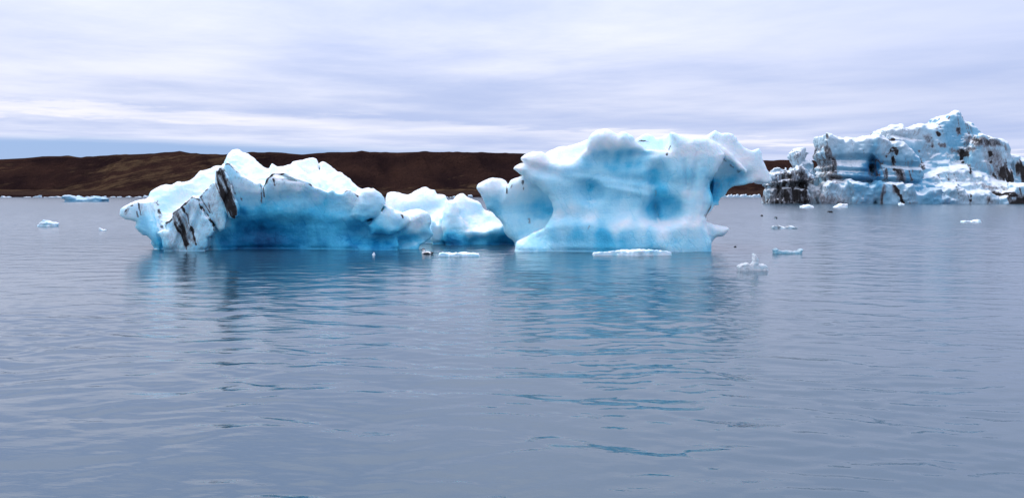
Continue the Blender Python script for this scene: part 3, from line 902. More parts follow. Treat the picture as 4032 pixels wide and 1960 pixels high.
# main block
B.slab(3, [(355, 385), (378, 362), (415, 345), (458, 334), (440, 310), (436, 292), (470, 267), (540, 248), (590, 248), (625, 262), (680, 320), (760, 335), (850, 325), (920, 280), (965, 215), (985, 160), (1010, 115), (1060, 76),
           (1120, 57), (1180, 70), (1230, 98), (1265, 76), (1310, 90), (1350, 112), (1400, 165), (1460, 220), (1560, 235), (1640, 225), (1660, 150), (1668, 92), (1720, 100), (1780, 116), (1840, 120),
           (1920, 112), (1965, 120), (2020, 160), (2110, 262), (2085, 330), (2045, 410), (1990, 480), (1992, 540), (2004, 600), (2005, 650), (1992, 715), (1956, 775), (1950, 840), (1900, 1100),
           (640, 1100), (620, 950), (640, 850), (672, 790), (690, 720), (680, 660), (645, 602), (560, 530), (470, 460)],
       38.6, 1.9, 3.2, r=0.50, k=0.12,
       relief=[(3, 1230, 320, 330, 105, 0, 0.70, 1.1), (3, 1250, 470, 420, 60, 4, 0.30), (3, 1250, 640, 560, 170, 4, 0.50, 1.3), (3, 1000, 570, 105, 85, 20, 0.50, 1.8), (3, 1560, 430, 80, 90, 0, 0.42, 1.4),
               (3, 1600, 740, 150, 108, 0, 0.8, 2.0), (3, 1540, 620, 40, 130, -12, 0.35, 1.3), (3, 1560, 740, 22, 100, -10, 0.2, 1.2), (3, 620, 400, 160, 40, 12, 0.25),
               (3, 1120, 478, 420, 26, 8, -0.10), (3, 1300, 560, 350, 24, 12, -0.09), (3, 1850, 480, 24, 150, 8, 0.20), (3, 1960, 620, 30, 160, 4, 0.25), (3, 1790, 470, 20, 130, -6, 0.16), (3, 1420, 260, 120, 30, 0, 0.25),
               (3, 800, 780, 260, 60, 0, 0.2)])
# heads and basin behind the front rim
B.slab(3, [(600, 330), (640, 258), (700, 225), (780, 201), (880, 180), (985, 152), (1050, 150), (1100, 400), (620, 420)], 39.6, 0.4, 2.4, r=0.35, sl=0.5, k=0.25)
B.slab(3, [(1340, 260), (1378, 128), (1440, 101), (1480, 93), (1520, 110), (1555, 128), (1600, 135), (1625, 113), (1662, 110), (1700, 130), (1720, 300), (1340, 300)], 39.9, 0.7, 2.0, r=0.25, sl=0.3, k=0.15)
# right wing reaching out behind
B.slab(3, [(1900, 130), (1962, 112), (1990, 92), (2025, 74), (2080, 96), (2130, 98), (2172, 106), (2195, 130), (2210, 152), (2250, 190), (2285, 216), (2340, 232), (2388, 221), (2402, 255), (2414, 285), (2440, 330), (2465, 400),
           (2482, 440), (2503, 482), (2470, 497), (2430, 496), (2392, 481), (2340, 500), (2290, 512), (2230, 516), (2180, 530), (2130, 575), (2080, 615), (2060, 650), (2056, 672), (2020, 678), (1960, 760), (1900, 760), (1900, 300)],
       39.9, 0.8, 1.8, r=0.2, sx=0.10, k=0.12, relief=[(3, 2080, 530, 110, 140, 30, 1.0, 1.3), (3, 2230, 430, 120, 60, 25, 0.35)])
# ridge of the wing
B.slab(3, [(1960, 140), (2040, 170), (2120, 215), (2200, 300), (2285, 392), (2280, 415), (2200, 360), (2110, 300), (2020, 220)], 39.2, 0.6, 1.2, r=0.2, k=0.25)
# foot shelf
B.slab(3, [(640, 860), (800, 800), (1000, 830), (1250, 880), (1420, 880), (1560, 870), (1660, 852), (1720, 830), (1780, 812), (1862, 804), (1905, 822), (1915, 850), (1960, 900), (2000, 985), (2035, 1100), (375, 1100), (372, 1050), (395, 985), (500, 930)],
       38.6, 1.95, 3.6, r=0.5, k=0.22, relief=[(3, 1100, 930, 480, 60, 0, 0.45), (3, 520, 960, 160, 60, 0, 0.3), (3, 1800, 930, 120, 80, 0, 0.15)])
B.cut(3, 2022, 540, 38.6, 30, 130, 1.7, 0.08, rot=8)
B.slab(3, [(1880, 860), (1910, 828), (1950, 826), (2000, 836), (2060, 850), (2135, 861), (2146, 876), (2125, 905), (2100, 928), (2040, 940), (2010, 965), (1985, 990), (1900, 980)], 38.4, 0.7, 1.0, r=0.3, k=0.25)
CL_B = [(3, 1000, 210, .05), (3, 1000, 285, .48), (3, 1100, 215, .04), (3, 1100, 275, .54), (3, 1200, 215, .05), (3, 1200, 265, .58), (3, 1300, 225, .06), (3, 1300, 275, .58), (3, 1400, 240, .08), (3, 1400, 290, .52),
        (3, 1500, 255, .10), (3, 1500, 310, .42), (3, 1650, 250, .08), (3, 1650, 310, .40), (3, 1750, 250, .06), (3, 1750, 305, .38), (3, 1850, 255, .06), (3, 1850, 310, .38), (3, 1950, 260, .06), (3, 1950, 320, .38), (3, 2040, 270, .08),
        (3, 700, 310, .02), (3, 700, 352, .30), (3, 850, 320, .02), (3, 850, 370, .40), (3, 930, 270, .03), (3, 940, 330, .46), (3, 600, 290, .02), (3, 1300, 820, .10), (3, 1300, 905, .52), (3, 1000, 800, .14), (3, 1000, 885, .52),
        (3, 1600, 858, .06), (3, 1750, 838, .05), (3, 1700, 920, .38),
        (3, 150, 500, .10), (3, 200, 480, .04), (3, 250, 560, .26), (3, 200, 640, .50), (3, 180, 700, .54), (3, 400, 500, .12), (3, 420, 580, .30), (3, 520, 560, .32), (3, 560, 660, .60), (3, 640, 720, .66), (3, 560, 780, .54),
        (3, 400, 700, .44), (3, 320, 800, .40), (3, 330, 870, .38), (3, 400, 940, .44), (3, 460, 1000, .34), (3, 560, 860, .32), (3, 480, 420, .30), (3, 420, 370, .06), (3, 560, 300, .04), (3, 600, 420, .38), (3, 700, 380, .34),
        (3, 540, 270, .0), (3, 760, 300, .04), (3, 850, 420, .44), (3, 700, 500, .40), (3, 800, 560, .42), (3, 750, 650, .34), (3, 720, 760, .20), (3, 850, 720, .24), (3, 950, 380, .52), (3, 1050, 300, .50), (3, 1020, 220, .20), (3, 1120, 170, .08), (3, 1200, 180, .10), (3, 1120, 90, .0),
        (3, 1200, 300, .60), (3, 1300, 340, .62), (3, 1150, 380, .60), (3, 1400, 330, .58), (3, 1350, 210, .14), (3, 1450, 300, .46), (3, 1500, 220, .12), (3, 1000, 440, .44), (3, 1100, 450, .42), (3, 1250, 440, .52), (3, 1400, 440, .50),
        (3, 1000, 560, .64), (3, 940, 560, .52), (3, 1080, 600, .48), (3, 980, 660, .48), (3, 1150, 520, .42), (3, 1300, 560, .40), (3, 1200, 640, .48), (3, 1350, 660, .46), (3, 1100, 720, .40), (3, 1250, 740, .34), (3, 1000, 760, .24), (3, 1400, 760, .30),
        (3, 1540, 400, .66), (3, 1530, 480, .64), (3, 1560, 580, .64), (3, 1480, 540, .36), (3, 1640, 430, .52), (3, 1600, 330, .46), (3, 1560, 740, .62), (3, 1620, 760, .60), (3, 1700, 720, .56), (3, 1620, 670, .62), (3, 1500, 740, .62), (3, 1600, 820, .50),
        (3, 1750, 300, .36), (3, 1850, 280, .30), (3, 1800, 200, .08), (3, 1980, 200, .08), (3, 1780, 420, .50), (3, 1900, 400, .46), (3, 2000, 330, .36), (3, 1700, 540, .42), (3, 1850, 540, .36), (3, 1800, 610, .18), (3, 1900, 620, .22), (3, 1820, 700, .34), (3, 1900, 760, .22), (3, 1970, 600, .34),
        (3, 2050, 300, .20), (3, 2150, 380, .34), (3, 2080, 500, .74), (3, 2050, 600, .72), (3, 2200, 460, .60), (3, 2300, 480, .46), (3, 2020, 560, .74), (3, 2350, 450, .22), (3, 2150, 180, .06), (3, 2300, 300, .04), (3, 2430, 430, .08),  # wing-underside points deepened to paint in its shade
        (3, 800, 830, .40), (3, 1000, 850, .46), (3, 700, 920, .50), (3, 900, 920, .60), (3, 1100, 900, .68), (3, 1150, 950, .70), (3, 950, 1000, .52), (3, 700, 1010, .42), (3, 1300, 960, .60), (3, 1150, 1010, .62), (3, 1250, 850, .22), (3, 1450, 850, .14), (3, 1600, 880, .14), (3, 1500, 950, .50),
        (3, 1700, 880, .18), (3, 1850, 840, .04), (3, 1800, 900, .36), (3, 1700, 960, .44), (3, 1900, 920, .34), (3, 1950, 980, .40), (3, 1980, 870, .14), (3, 2060, 900, .30), (3, 2100, 870, .06), (3, 1500, 1020, .52), (3, 1800, 1020, .46), (3, 1980, 1030, .56)]
ASH_SHADE_B = [(3, [(2060, 430), (2150, 400), (2300, 490), (2180, 530), (2060, 670), (2000, 690), (1995, 560)], 0.16, 0.2, (-60, 100), 60), (3, [(2050, 420), (2000, 470), (1988, 520), (2010, 560), (2030, 470)], 0.75, 0.10, (-60, 100), 60), (3, [(1995, 690), (2010, 700), (1960, 785), (1950, 770)], 0.8, 0.08, (-60, 100), 60),  # underside and crevice patches paint in shade; the last patch is dirt
         (3, [(1960, 120), (2030, 80), (2110, 110), (2080, 160), (2000, 160)], 0.22, 0.25, (100, 60), 60)]
LN_B = [(3, [(285, 520), (292, 580)], 0.03, .7, 60), (3, [(335, 510), (318, 545)], 0.035, .8, 60), (3, [(425, 480), (430, 550)], 0.035, .75, 60), (3, [(480, 800), (485, 835)], 0.07, .55, 60), (3, [(515, 830), (520, 850)], 0.05, .55, 60),
        (3, [(630, 845), (635, 885)], 0.04, .5, 60), (3, [(790, 325), (825, 322)], 0.035, .7, 60), (3, [(1378, 128), (1440, 108), (1510, 118)], 0.03, .8, 60), (3, [(1660, 200), (1632, 268)], 0.035, .8, 60), (3, [(2110, 262), (2200, 330), (2285, 395)], 0.05, .5, 60),
        (3, [(1545, 560), (1540, 650), (1560, 740), (1600, 830)], 0.03, .35, 60), (3, [(1000, 850), (985, 880)], 0.05, .4, 60)]
oB = berg_object('iceberg', B, near_noise(0.5, 41.0, 0.7), CL_B, ICE, ash_polys=ASH_SHADE_B, ash_lines=LN_B, seed=42.0, up=(0.70, 0.95), gain=1.0, power=3.2, soft=0.18)
tag(oB, 'right iceberg, broad overhanging block of pale blue ice with hollowed face', 'iceberg')

# ---- far right iceberg with ash bands and a dirty spire
FAR_Y = 205.0
R = Berg(0.23, 201.0, floor=-4, yaw=0.23)
R.slab(4, [(662, 305), (668, 272), (682, 250), (720, 247), (750, 268), (792, 292), (850, 302), (880, 294), (905, 284), (940, 296), (980, 302), (1040, 288), (1082, 280), (1140, 292), (1148, 400), (1140, 470), (1090, 520), (1100, 600), (1140, 660),
           (1140, 1000), (700, 1000), (720, 800), (700, 680), (690, 640), (715, 590), (700, 560), (720, 520), (690, 480), (650, 450), (640, 420), (660, 390), (668, 340)],
       208, 7.5, 12, r=1.3, k=0.5, relief=[(4, 920, 480, 220, 40, 0, 1.6, 1.5), (4, 920, 505, 260, 10, 2, -0.2), (4, 920, 560, 260, 14, 3, -0.38), (4, 920, 590, 240, 12, 3, 0.7), (4, 920, 640, 260, 14, 3, -0.3), (4, 960, 685, 240, 26, 6, 2.6, 1.5),
                                           (4, 1150, 540, 60, 130, 0, 3.0)])
R.slab(4, [(1142, 330), (1160, 275), (1192, 254), (1225, 266), (1262, 295), (1300, 330), (1360, 320), (1420, 330), (1480, 370), (1560, 460), (1600, 640), (1620, 1000), (1130, 1000), (1170, 660), (1190, 560), (1180, 480), (1150, 420)],
       207, 7.5, 12, r=1.1, k=0.5, relief=[(4, 1400, 540, 220, 30, 4, 1.3, 1.5), (4, 1400, 575, 220, 10, 6, -0.3), (4, 1400, 615, 230, 12, 6, -0.3), (4, 1330, 660, 190, 14, 3, -0.38), (4, 1330, 700, 260, 26, 4, 2.2, 1.5), (4, 1310, 480, 14, 120, -6, 0.9)])
R.slab(4, [(1250, 330), (1262, 270), (1244, 212), (1290, 190), (1332, 170), (1380, 158), (1420, 139), (1424, 178), (1470, 176), (1530, 160), (1600, 164), (1730, 172), (1770, 140), (1792, 130), (1850, 112), (1880, 62), (1926, 44), (1962, 82), (2002, 120), (2080, 140),
           (2120, 185), (2150, 232), (2180, 262), (2220, 280), (2300, 700), (2300, 1000), (1300, 1000)],
       212, 6.0, 14, r=1.5, sl=0.22, k=0.5, relief=[(4, 1650, 430, 150, 160, 10, 1.6), (4, 1950, 250, 120, 120, 0, 1.0), (4, 2010, 480, 100, 110, 20, 1.2), (4, 1850, 520, 60, 160, -20, -0.3), (4, 1450, 250, 200, 20, 10, 1.0)])
R.slab(4, [(2080, 420), (2120, 330), (2172, 250), (2220, 275), (2300, 284), (2352, 290), (2400, 316), (2432, 342), (2444, 380), (2440, 470), (2455, 560), (2480, 1000), (2080, 1000)], 209, 6.5, 12, r=1.0, sl=0.12, k=0.5,
       relief=[(4, 2160, 540, 70, 140, 0, 0.9, 1.5), (4, 2260, 460, 30, 200, -8, 0.5)])
R.slab(4, [(2440, 480), (2470, 440), (2492, 424), (2530, 455), (2545, 472), (2570, 500), (2700, 490), (2800, 560), (2900, 700), (2950, 1000), (2420, 1000)], 210, 5.0, 9, r=1.5, k=0.8, relief=[(4, 2420, 640, 50, 80, 10, 3.0, 1.5)])
# sloping apron and toe blocks
R.slab(4, [(1500, 760), (1640, 640), (1760, 600), (1900, 570), (2010, 550), (2080, 620), (2200, 640), (2290, 700), (2420, 730), (2600, 740), (2800, 740), (2900, 1000), (1480, 1000)], 206, 7.5, 10, r=1.3, sl=0.5, k=0.7)
R.slab(4, [(590, 1000), (620, 850), (680, 740), (720, 706), (765, 698), (800, 720), (840, 745), (870, 715), (905, 700), (930, 830), (960, 1000)], 204, 7.0, 9, r=1.0, k=0.35)
R.slab(4, [(900, 702), (960, 705), (1040, 722), (1120, 740), (1148, 752), (1140, 860), (1130, 1000), (930, 1000), (912, 860)], 203.5, 7.5, 9, r=1.1, k=0.35)
R.slab(4, [(1152, 740), (1180, 714), (1240, 712), (1330, 716), (1400, 712), (1415, 760), (1418, 1000), (1165, 1000)], 203.5, 7.6, 9, r=1.0, k=0.5)
R.slab(4, [(1420, 800), (1432, 760), (1462, 736), (1500, 734), (1535, 770), (1552, 800), (1590, 800), (1640, 770), (1720, 740), (1780, 760), (1800, 860), (1790, 1000), (1420, 1000)], 203.0, 7.5, 9, r=1.0, k=0.35)
R.slab(4, [(1755, 1000), (1758, 880), (1800, 830), (1860, 760), (1920, 740), (2000, 800), (2100, 800), (2230, 800), (2330, 840), (2360, 1000)], 203.0, 7.8, 9, r=1.2, k=0.7)
R.slab(4, [(2330, 1000), (2345, 860), (2440, 815), (2500, 740), (2560, 735), (2800, 740), (2900, 1000)], 203.5, 7.6, 9, r=1.0, k=0.35)
# small mound behind the gap and the spire with its base
R.slab(4, [(596, 640), (620, 620), (660, 610), (690, 605), (720, 650), (720, 1000), (590, 1000)], 212, 2.0, 5, r=1.4, k=0.35)
R.slab(4, [(480, 760), (520, 735), (600, 750), (660, 755), (720, 760), (900, 900), (900, 1000), (470, 1000)], 207, 5.0, 8, r=1.2, sl=0.3, k=0.8)
R.slab(4, [(530, 680), (560, 655), (600, 650), (600, 720), (560, 760), (530, 730)], 209, 2.0, 3, r=0.8, k=0.5)
CL_R = [(4, 720, 300, .08), (4, 900, 340, .05), (4, 1050, 330, .05), (4, 900, 410, .14), (4, 1080, 400, .16), (4, 850, 460, .52), (4, 960, 480, .40), (4, 1040, 500, .52), (4, 860, 540, .40), (4, 960, 560, .34), (4, 900, 600, .34), (4, 860, 640, .56), (4, 960, 660, .64), (4, 1040, 600, .62),
        (4, 1150, 480, .78), (4, 1150, 560, .88), (4, 1160, 620, .86), (4, 1100, 560, .76), (4, 1040, 680, .74), (4, 1150, 690, .72), (4, 1140, 380, .70), (4, 1200, 320, .10), (4, 1200, 420, .20), (4, 1230, 480, .40), (4, 1240, 540, .62),
        (4, 1300, 200, .12), (4, 1380, 180, .14), (4, 1500, 200, .05), (4, 1650, 220, .06), (4, 1400, 300, .08), (4, 1400, 380, .10), (4, 1480, 420, .20), (4, 1400, 500, .50), (4, 1500, 540, .60), (4, 1400, 580, .44), (4, 1500, 620, .48), (4, 1280, 620, .14), (4, 1300, 680, .58), (4, 1480, 690, .66), (4, 1560, 760, .66),
        (4, 1600, 420, .50), (4, 1560, 480, .56), (4, 1700, 430, .42), (4, 1650, 560, .46), (4, 1750, 540, .36), (4, 1620, 660, .44), (4, 1620, 715, .62), (4, 1700, 715, .58), (4, 1750, 650, .34), (4, 1850, 640, .26), (4, 1800, 300, .20), (4, 1880, 200, .36), (4, 1950, 180, .50), (4, 1950, 280, .52), (4, 2050, 260, .52), (4, 2120, 280, .54),
        (4, 1850, 420, .40), (4, 1930, 400, .46), (4, 1950, 540, .52), (4, 2050, 480, .50), (4, 2150, 420, .32), (4, 2160, 560, .46), (4, 2250, 600, .52), (4, 2300, 420, .22), (4, 2380, 460, .20), (4, 1980, 640, .22), (4, 2080, 660, .24), (4, 2200, 720, .22), (4, 1930, 740, .20), (4, 2050, 760, .20),
        (4, 750, 780, .20), (4, 700, 860, .14), (4, 800, 860, .18), (4, 860, 800, .50), (4, 900, 850, .45), (4, 930, 780, .60), (4, 1000, 760, .38), (4, 1060, 800, .44), (4, 1000, 860, .58), (4, 1120, 830, .54), (4, 1200, 780, .20), (4, 1280, 800, .22), (4, 1380, 800, .36), (4, 1250, 870, .28), (4, 1400, 870, .4),
        (4, 1470, 780, .40), (4, 1460, 860, .48), (4, 1600, 840, .58), (4, 1700, 800, .54), (4, 1760, 850, .64), (4, 1900, 820, .10), (4, 2000, 860, .10), (4, 2150, 850, .14), (4, 2300, 870, .36), (4, 640, 660, .36), (4, 650, 710, .46), (4, 420, 470, .10), (4, 480, 540, .14), (4, 510, 560, .36), (4, 540, 630, .14), (4, 300, 800, .12), (4, 550, 800, .06)]
DIR = (20, 200)
ASH_R = [(4, [(660, 350), (700, 380), (730, 440), (790, 480), (780, 520), (760, 560), (780, 600), (740, 640), (760, 680), (700, 690), (685, 640), (715, 590), (700, 560), (720, 520), (680, 480), (640, 440), (642, 400)], 0.66, 0.9, DIR, 400),
         (4, [(690, 640), (760, 640), (820, 660), (810, 700), (720, 700)], 0.75, 0.8, (100, 20), 400),
         (4, [(100, 1000), (105, 840), (150, 780), (100, 710), (170, 690), (170, 640), (205, 600), (392, 590), (400, 560), (450, 600), (480, 660), (540, 670), (500, 720), (480, 780), (510, 850), (520, 1000)], 0.70, 1.0, DIR, 400),
         (4, [(380, 690), (470, 690), (490, 760), (480, 1000), (360, 1000), (380, 860), (340, 800)], 0.95, 1.0, DIR, 400),
         (4, [(500, 800), (600, 760), (700, 800), (840, 850), (900, 1000), (500, 1000)], 0.42, 2.0, (60, 100), 400),
         (4, [(355, 470), (370, 415), (450, 408), (460, 440), (400, 470), (390, 540)], 0.45, 0.6, DIR, 400), (4, [(520, 680), (600, 660), (600, 740), (540, 740)], 0.55, 0.9, DIR, 400),
         (4, [(1300, 560), (1380, 570), (1400, 640), (1410, 700), (1370, 710), (1340, 640)], 0.70, 0.7, (60, 160), 400), (4, [(1250, 720), (1290, 730), (1310, 820), (1290, 830), (1265, 790)], 0.75, 0.5, (60, 160), 400),
         (4, [(1150, 740), (1175, 715), (1180, 800), (1165, 860), (1170, 1000), (1140, 1000), (1145, 850)], 0.70, 0.5, (10, 160), 400),
         (4, [(2160, 240), (2230, 270), (2360, 290), (2440, 345), (2445, 380), (2390, 350), (2280, 350), (2200, 340), (2150, 350)], 0.66, 0.9, (40, 200), 400),
         (4, [(1990, 380), (2060, 370), (2140, 350), (2170, 380), (2110, 400), (2090, 440), (2060, 410)], 0.62, 0.8, (20, 200), 400),
         (4, [(2240, 360), (2400, 350), (2450, 450), (2450, 600), (2380, 700), (2280, 640), (2240, 480)], 0.44, 2.0, (70, 200), 400),
         (4, [(2380, 560), (2440, 540), (2480, 580), (2540, 700), (2500, 730), (2400, 710), (2370, 640)], 1.0, 0.8, DIR, 400),
         (4, [(2520, 520), (2600, 500), (2950, 600), (2950, 1000), (2350, 1000), (2350, 860), (2500, 840), (2540, 740), (2600, 700)], 0.92, 1.2, DIR, 400), (4, [(2230, 790), (2300, 790), (2400, 800), (2440, 840), (2330, 850), (2250, 830)], 0.95, 0.6, (100, 10), 400),
         (4, [(2350, 860), (2480, 850), (2576, 860), (2576, 1000), (2340, 1000)], 0.95, 0.6, (100, 10), 400), (4, [(2110, 700), (2200, 730), (2350, 740), (2400, 800), (2250, 780), (2150, 760)], 0.50, 1.0, (60, 120), 400),
         (4, [(2120, 850), (2160, 840), (2170, 900), (2130, 910)], 0.62, 0.7, DIR, 400), (4, [(1280, 250), (1400, 260), (1410, 275), (1330, 300), (1280, 290)], 0.55, 0.6, (100, -20), 400), (4, [(1700, 230), (1790, 220), (1800, 320), (1760, 300)], 0.45, 0.8, (40, 100), 400)]
LN_R = [(4, [(1285, 375), (1330, 380)], 0.45, 1, 400), (4, [(1285, 378), (1265, 420), (1232, 465)], 0.5, 1.0, 400), (4, [(1330, 380), (1335, 440)], 0.35, .9, 400), (4, [(1300, 470), (1310, 550), (1330, 600), (1370, 640)], 0.5, .9, 400), (4, [(1270, 720), (1300, 790), (1330, 840), (1360, 900)], 0.45, .9, 400),
        (4, [(1675, 380), (1680, 460), (1690, 560)], 0.5, .62, 400), (4, [(1790, 260), (1800, 340), (1820, 390)], 0.4, .7, 400), (4, [(2090, 380), (2090, 470), (2085, 600)], 0.5, .85, 400), (4, [(2290, 420), (2310, 520), (2330, 640)], 0.6, .75, 400), (4, [(2340, 520), (2370, 620), (2390, 690)], 0.5, .8, 400),
        (4, [(1280, 285), (1400, 270)], 0.4, .85, 400), (4, [(1600, 260), (1660, 280), (1720, 310)], 0.4, .6, 400), (4, [(1850, 200), (1870, 230)], 0.5, .7, 400), (4, [(2060, 140), (2085, 200)], 0.7, .6, 400), (4, [(1880, 60), (1890, 80)], 0.4, .7, 400), (4, [(1890, 320), (1930, 360)], 0.9, .5, 400),
        (4, [(1415, 780), (1420, 905)], 0.3, .6, 400), (4, [(1980, 800), (1985, 880)], 0.35, .7, 400)]


def far_noise(x, y, z):
    flute = ridged(x / 3.2, y / 3.2, z / 14.0, 3, 0.55, 3.0)
    lump = fbm(x / 6.0, y / 6.0, z / 5.0, 4, 0.55, 8.0)
    fine = ridged(x / 2.2, y / 2.2, z / 2.0, 2, 0.5, 12.0)
    xl = np.clip((x - 70) / 14, 0, 1)            # smoother towards the right, crumbled round the spire
    return 0.42 * lump - 0.34 * flute * (1 - 0.3 * xl) - 0.24 * fine


def far_ash(v, n):
    x, y, z = v[:, 0], v[:, 1], v[:, 2]
    a_ = fbm(x / 2.6 + 0.10 * z, y / 9.0, z / 22.0, 3, 0.5, 77.0)
    vein = sstep(0.11, 0.01, np.abs(a_)) * sstep(-0.15, 0.3, fbm(x / 9, y / 9, z / 9, 2, 0.5, 33.0))
    dust = 0.30 * sstep(-0.4, 0.6, fbm(x / 5, y / 5, z / 7, 3, 0.55, 91.0))
    return np.maximum(0.75 * vein, dust) * sstep(0.85, 0.35, n[:, 2])


oR = new_obj('iceberg', None)
oR.location = (48, 208, 0)
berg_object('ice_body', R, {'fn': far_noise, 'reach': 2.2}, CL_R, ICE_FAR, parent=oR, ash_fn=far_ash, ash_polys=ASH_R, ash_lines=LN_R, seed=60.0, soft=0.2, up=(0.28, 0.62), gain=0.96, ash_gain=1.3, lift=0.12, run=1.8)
R2 = Berg(0.23, 201.0, floor=-4, yaw=0.17)
R2.slab(4, [(110, 1000), (112, 890), (145, 850), (152, 800), (175, 760), (165, 730), (130, 715), (165, 690), (170, 640), (205, 602), (235, 612), (262, 620), (290, 612), (330, 612), (365, 605), (392, 590), (430, 600), (500, 640), (540, 655), (520, 690), (480, 700), (470, 760), (495, 820), (520, 1000)],
       205, 6.0, 6, r=0.9, k=0.35, relief=[(4, 420, 730, 50, 40, 10, 2.6, 1.5), (4, 200, 790, 30, 50, 0, 1.6), (4, 300, 700, 160, 12, -4, -1.0), (4, 290, 740, 120, 18, -4, 1.2)])
R2.slab(4, [(392, 620), (385, 580), (402, 552), (372, 525), (358, 500), (353, 462), (372, 422), (402, 412), (440, 410), (462, 440), (470, 510), (525, 525), (530, 560), (538, 590), (562, 622), (560, 640), (500, 670), (420, 680)],
       205.5, 2.6, 3.0, r=1.0, k=0.5, relief=[(4, 505, 560, 26, 34, 0, 1.4, 1.5)])
R2.cut(4, 510, 600, 203, 13, 14, 6, 0.4)
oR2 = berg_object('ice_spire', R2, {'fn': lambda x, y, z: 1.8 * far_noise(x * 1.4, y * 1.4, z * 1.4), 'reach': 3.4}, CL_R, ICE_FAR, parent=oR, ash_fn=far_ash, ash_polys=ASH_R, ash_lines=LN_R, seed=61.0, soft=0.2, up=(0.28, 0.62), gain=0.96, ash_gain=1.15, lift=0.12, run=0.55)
oR2['label'] = 'dirty ash-blackened spire with a pale crooked tip'
tag(oR, 'distant tall iceberg with black ash bands and dirty spire at the right edge', 'iceberg')


# ------------------------------------------------------------------ floating ice
def small_noise(sc, amp=1.0, seed=0.0):
    def fn(x, y, z):
        x, y, z = x / sc, y / sc, z / sc
        return amp * sc * (0.05 * fbm(x / 0.7, y / 0.7, z / 0.5, 2, 0.5, seed) + 0.035 * ridged(x / 0.3, y / 0.3, z / 0.25, 2, 0.5, seed + 4))
    return {'fn': fn, 'reach': 0.16 * sc}


def floe(name, label, cat, sheet, pts, tf, tb, h, clear=0.1, ash=0.0, Y=None, group=None, seed=0.0, r=0.1, mat=None, amp=1.0, more=(), taper=()):
    P = src(sheet, pts)
    if Y is None:
        Y = on_water(P[0][0], max(p[1] for p in P))[1] + tf
    K = Berg(h, Y, floor=-4 * h, low=0.35 * h, wob=0.5)
    K.slab(sheet, pts, Y, tf, tb, r=r, k=0.1, relief=taper)
    for q, yo, f_, b_ in more:
        K.slab(sheet, q, Y + yo, f_, b_, r=r, k=2 * h)
    v, q = K.build(small_noise(h / 0.03, amp, seed))
    c0 = np.array([(v[:, 0].min() + v[:, 0].max()) / 2, Y, 0], np.float32)
    me = mesh_from(name, v - c0, q)
    n = normals_of(me)
    w = sstep(0.2, 0.7, n[:, 2])
    nz = fbm(v[:, 0] / (8 * h), v[:, 1] / (8 * h), v[:, 2] / (8 * h), 3, 0.5, seed)
    set_attr(me, 'clear', np.clip((clear + 0.12) * (1 - 0.5 * w) + 0.12 * nz, 0, 1))
    set_attr(me, 'ash', np.clip(ash * (1 + 0.8 * nz), 0, 1) if ash > 0 else np.zeros(len(v)))
    o = new_obj(name, me, mat or ICE)
    o.location = c0
    return tag(o, label, cat, group)


ICE_SMALL = ice_material('floating_ice', 0.4, sss=0.2, sss_scale=0.2)
ICE_CLEAR = ice_material('clear_ice', 0.3, sss=0.0, rough=0.12, trans=0.45)
floe('ice_chunk', 'small pale mound of ice afloat, left of the left iceberg', 'ice', 5,
     [(448, 1040), (455, 1020), (480, 990), (515, 962), (545, 956), (560, 958), (590, 975), (640, 985), (668, 1005), (655, 1040)], 0.35, 0.5, 0.035, 0.16, 0.05, seed=3, r=0.15, mat=ICE_SMALL)
floe('ice_splinter', 'tiny white splinter of ice on open water near the left iceberg', 'ice', 5,
     [(1213, 1052), (1228, 1050), (1240, 1062), (1256, 1076), (1300, 1078), (1296, 1090), (1230, 1090)], 0.08, 0.1, 0.014, 0.05, seed=5, r=0.03, mat=ICE_SMALL)
floe('ice_floe', 'long low blue-white floe in front of the far beach at left', 'ice', 5,
     [(735, 690), (790, 666), (860, 660), (920, 671), (955, 688), (1040, 690), (1090, 683), (1130, 672), (1200, 675), (1240, 690), (1292, 697), (1255, 716), (1245, 735), (785, 735), (778, 706)],
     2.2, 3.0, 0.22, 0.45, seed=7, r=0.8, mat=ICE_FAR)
floe('ice_floe', 'flat crumbly white floe lying beside the duck', 'ice', 6,
     [(318, 243), (345, 222), (372, 210), (450, 213), (500, 209), (560, 212), (640, 218), (690, 224), (738, 243)], 0.5, 0.5, 0.022, 0.16, seed=9, r=0.04, mat=ICE_SMALL, amp=1.0, taper=[(6, 318, 225, 150, 400, 0, 0.6), (6, 738, 225, 200, 400, 0, 0.7)])
floe('ice_tip', 'tiny tip of ice poking up in front of the left iceberg', 'ice', 2,
     [(1078, 1042), (1092, 1026), (1108, 1014), (1120, 1024), (1136, 1042)], 0.08, 0.1, 0.014, 0.15, seed=11, r=0.03, mat=ICE_SMALL)
floe('ice_floe', 'long white slushy floe at the foot of the right iceberg', 'ice', 6,
     [(1662, 236), (1690, 218), (1740, 208), (1850, 200), (1960, 193), (2050, 190), (2120, 194), (2240, 196), (2300, 197), (2352, 210), (2375, 236)], 0.7, 0.7, 0.026, 0.14, seed=13, r=0.05, mat=ICE_SMALL, amp=1.0, taper=[(6, 1660, 210, 330, 400, 0, 1.0), (6, 2380, 210, 260, 400, 0, 1.0)])
floe('ice_chunk', 'clear glassy ice chunk with an upright spike, right of the right iceberg', 'ice', 7,
     [(222, 765), (226, 735), (250, 716), (300, 704), (340, 712), (352, 690), (356, 660), (355, 638), (362, 630), (370, 650), (384, 666), (396, 682), (398, 712), (440, 712), (470, 728), (478, 765)],
     0.16, 0.2, 0.016, 0.0, seed=15, r=0.06, mat=ICE_CLEAR, amp=1.2)
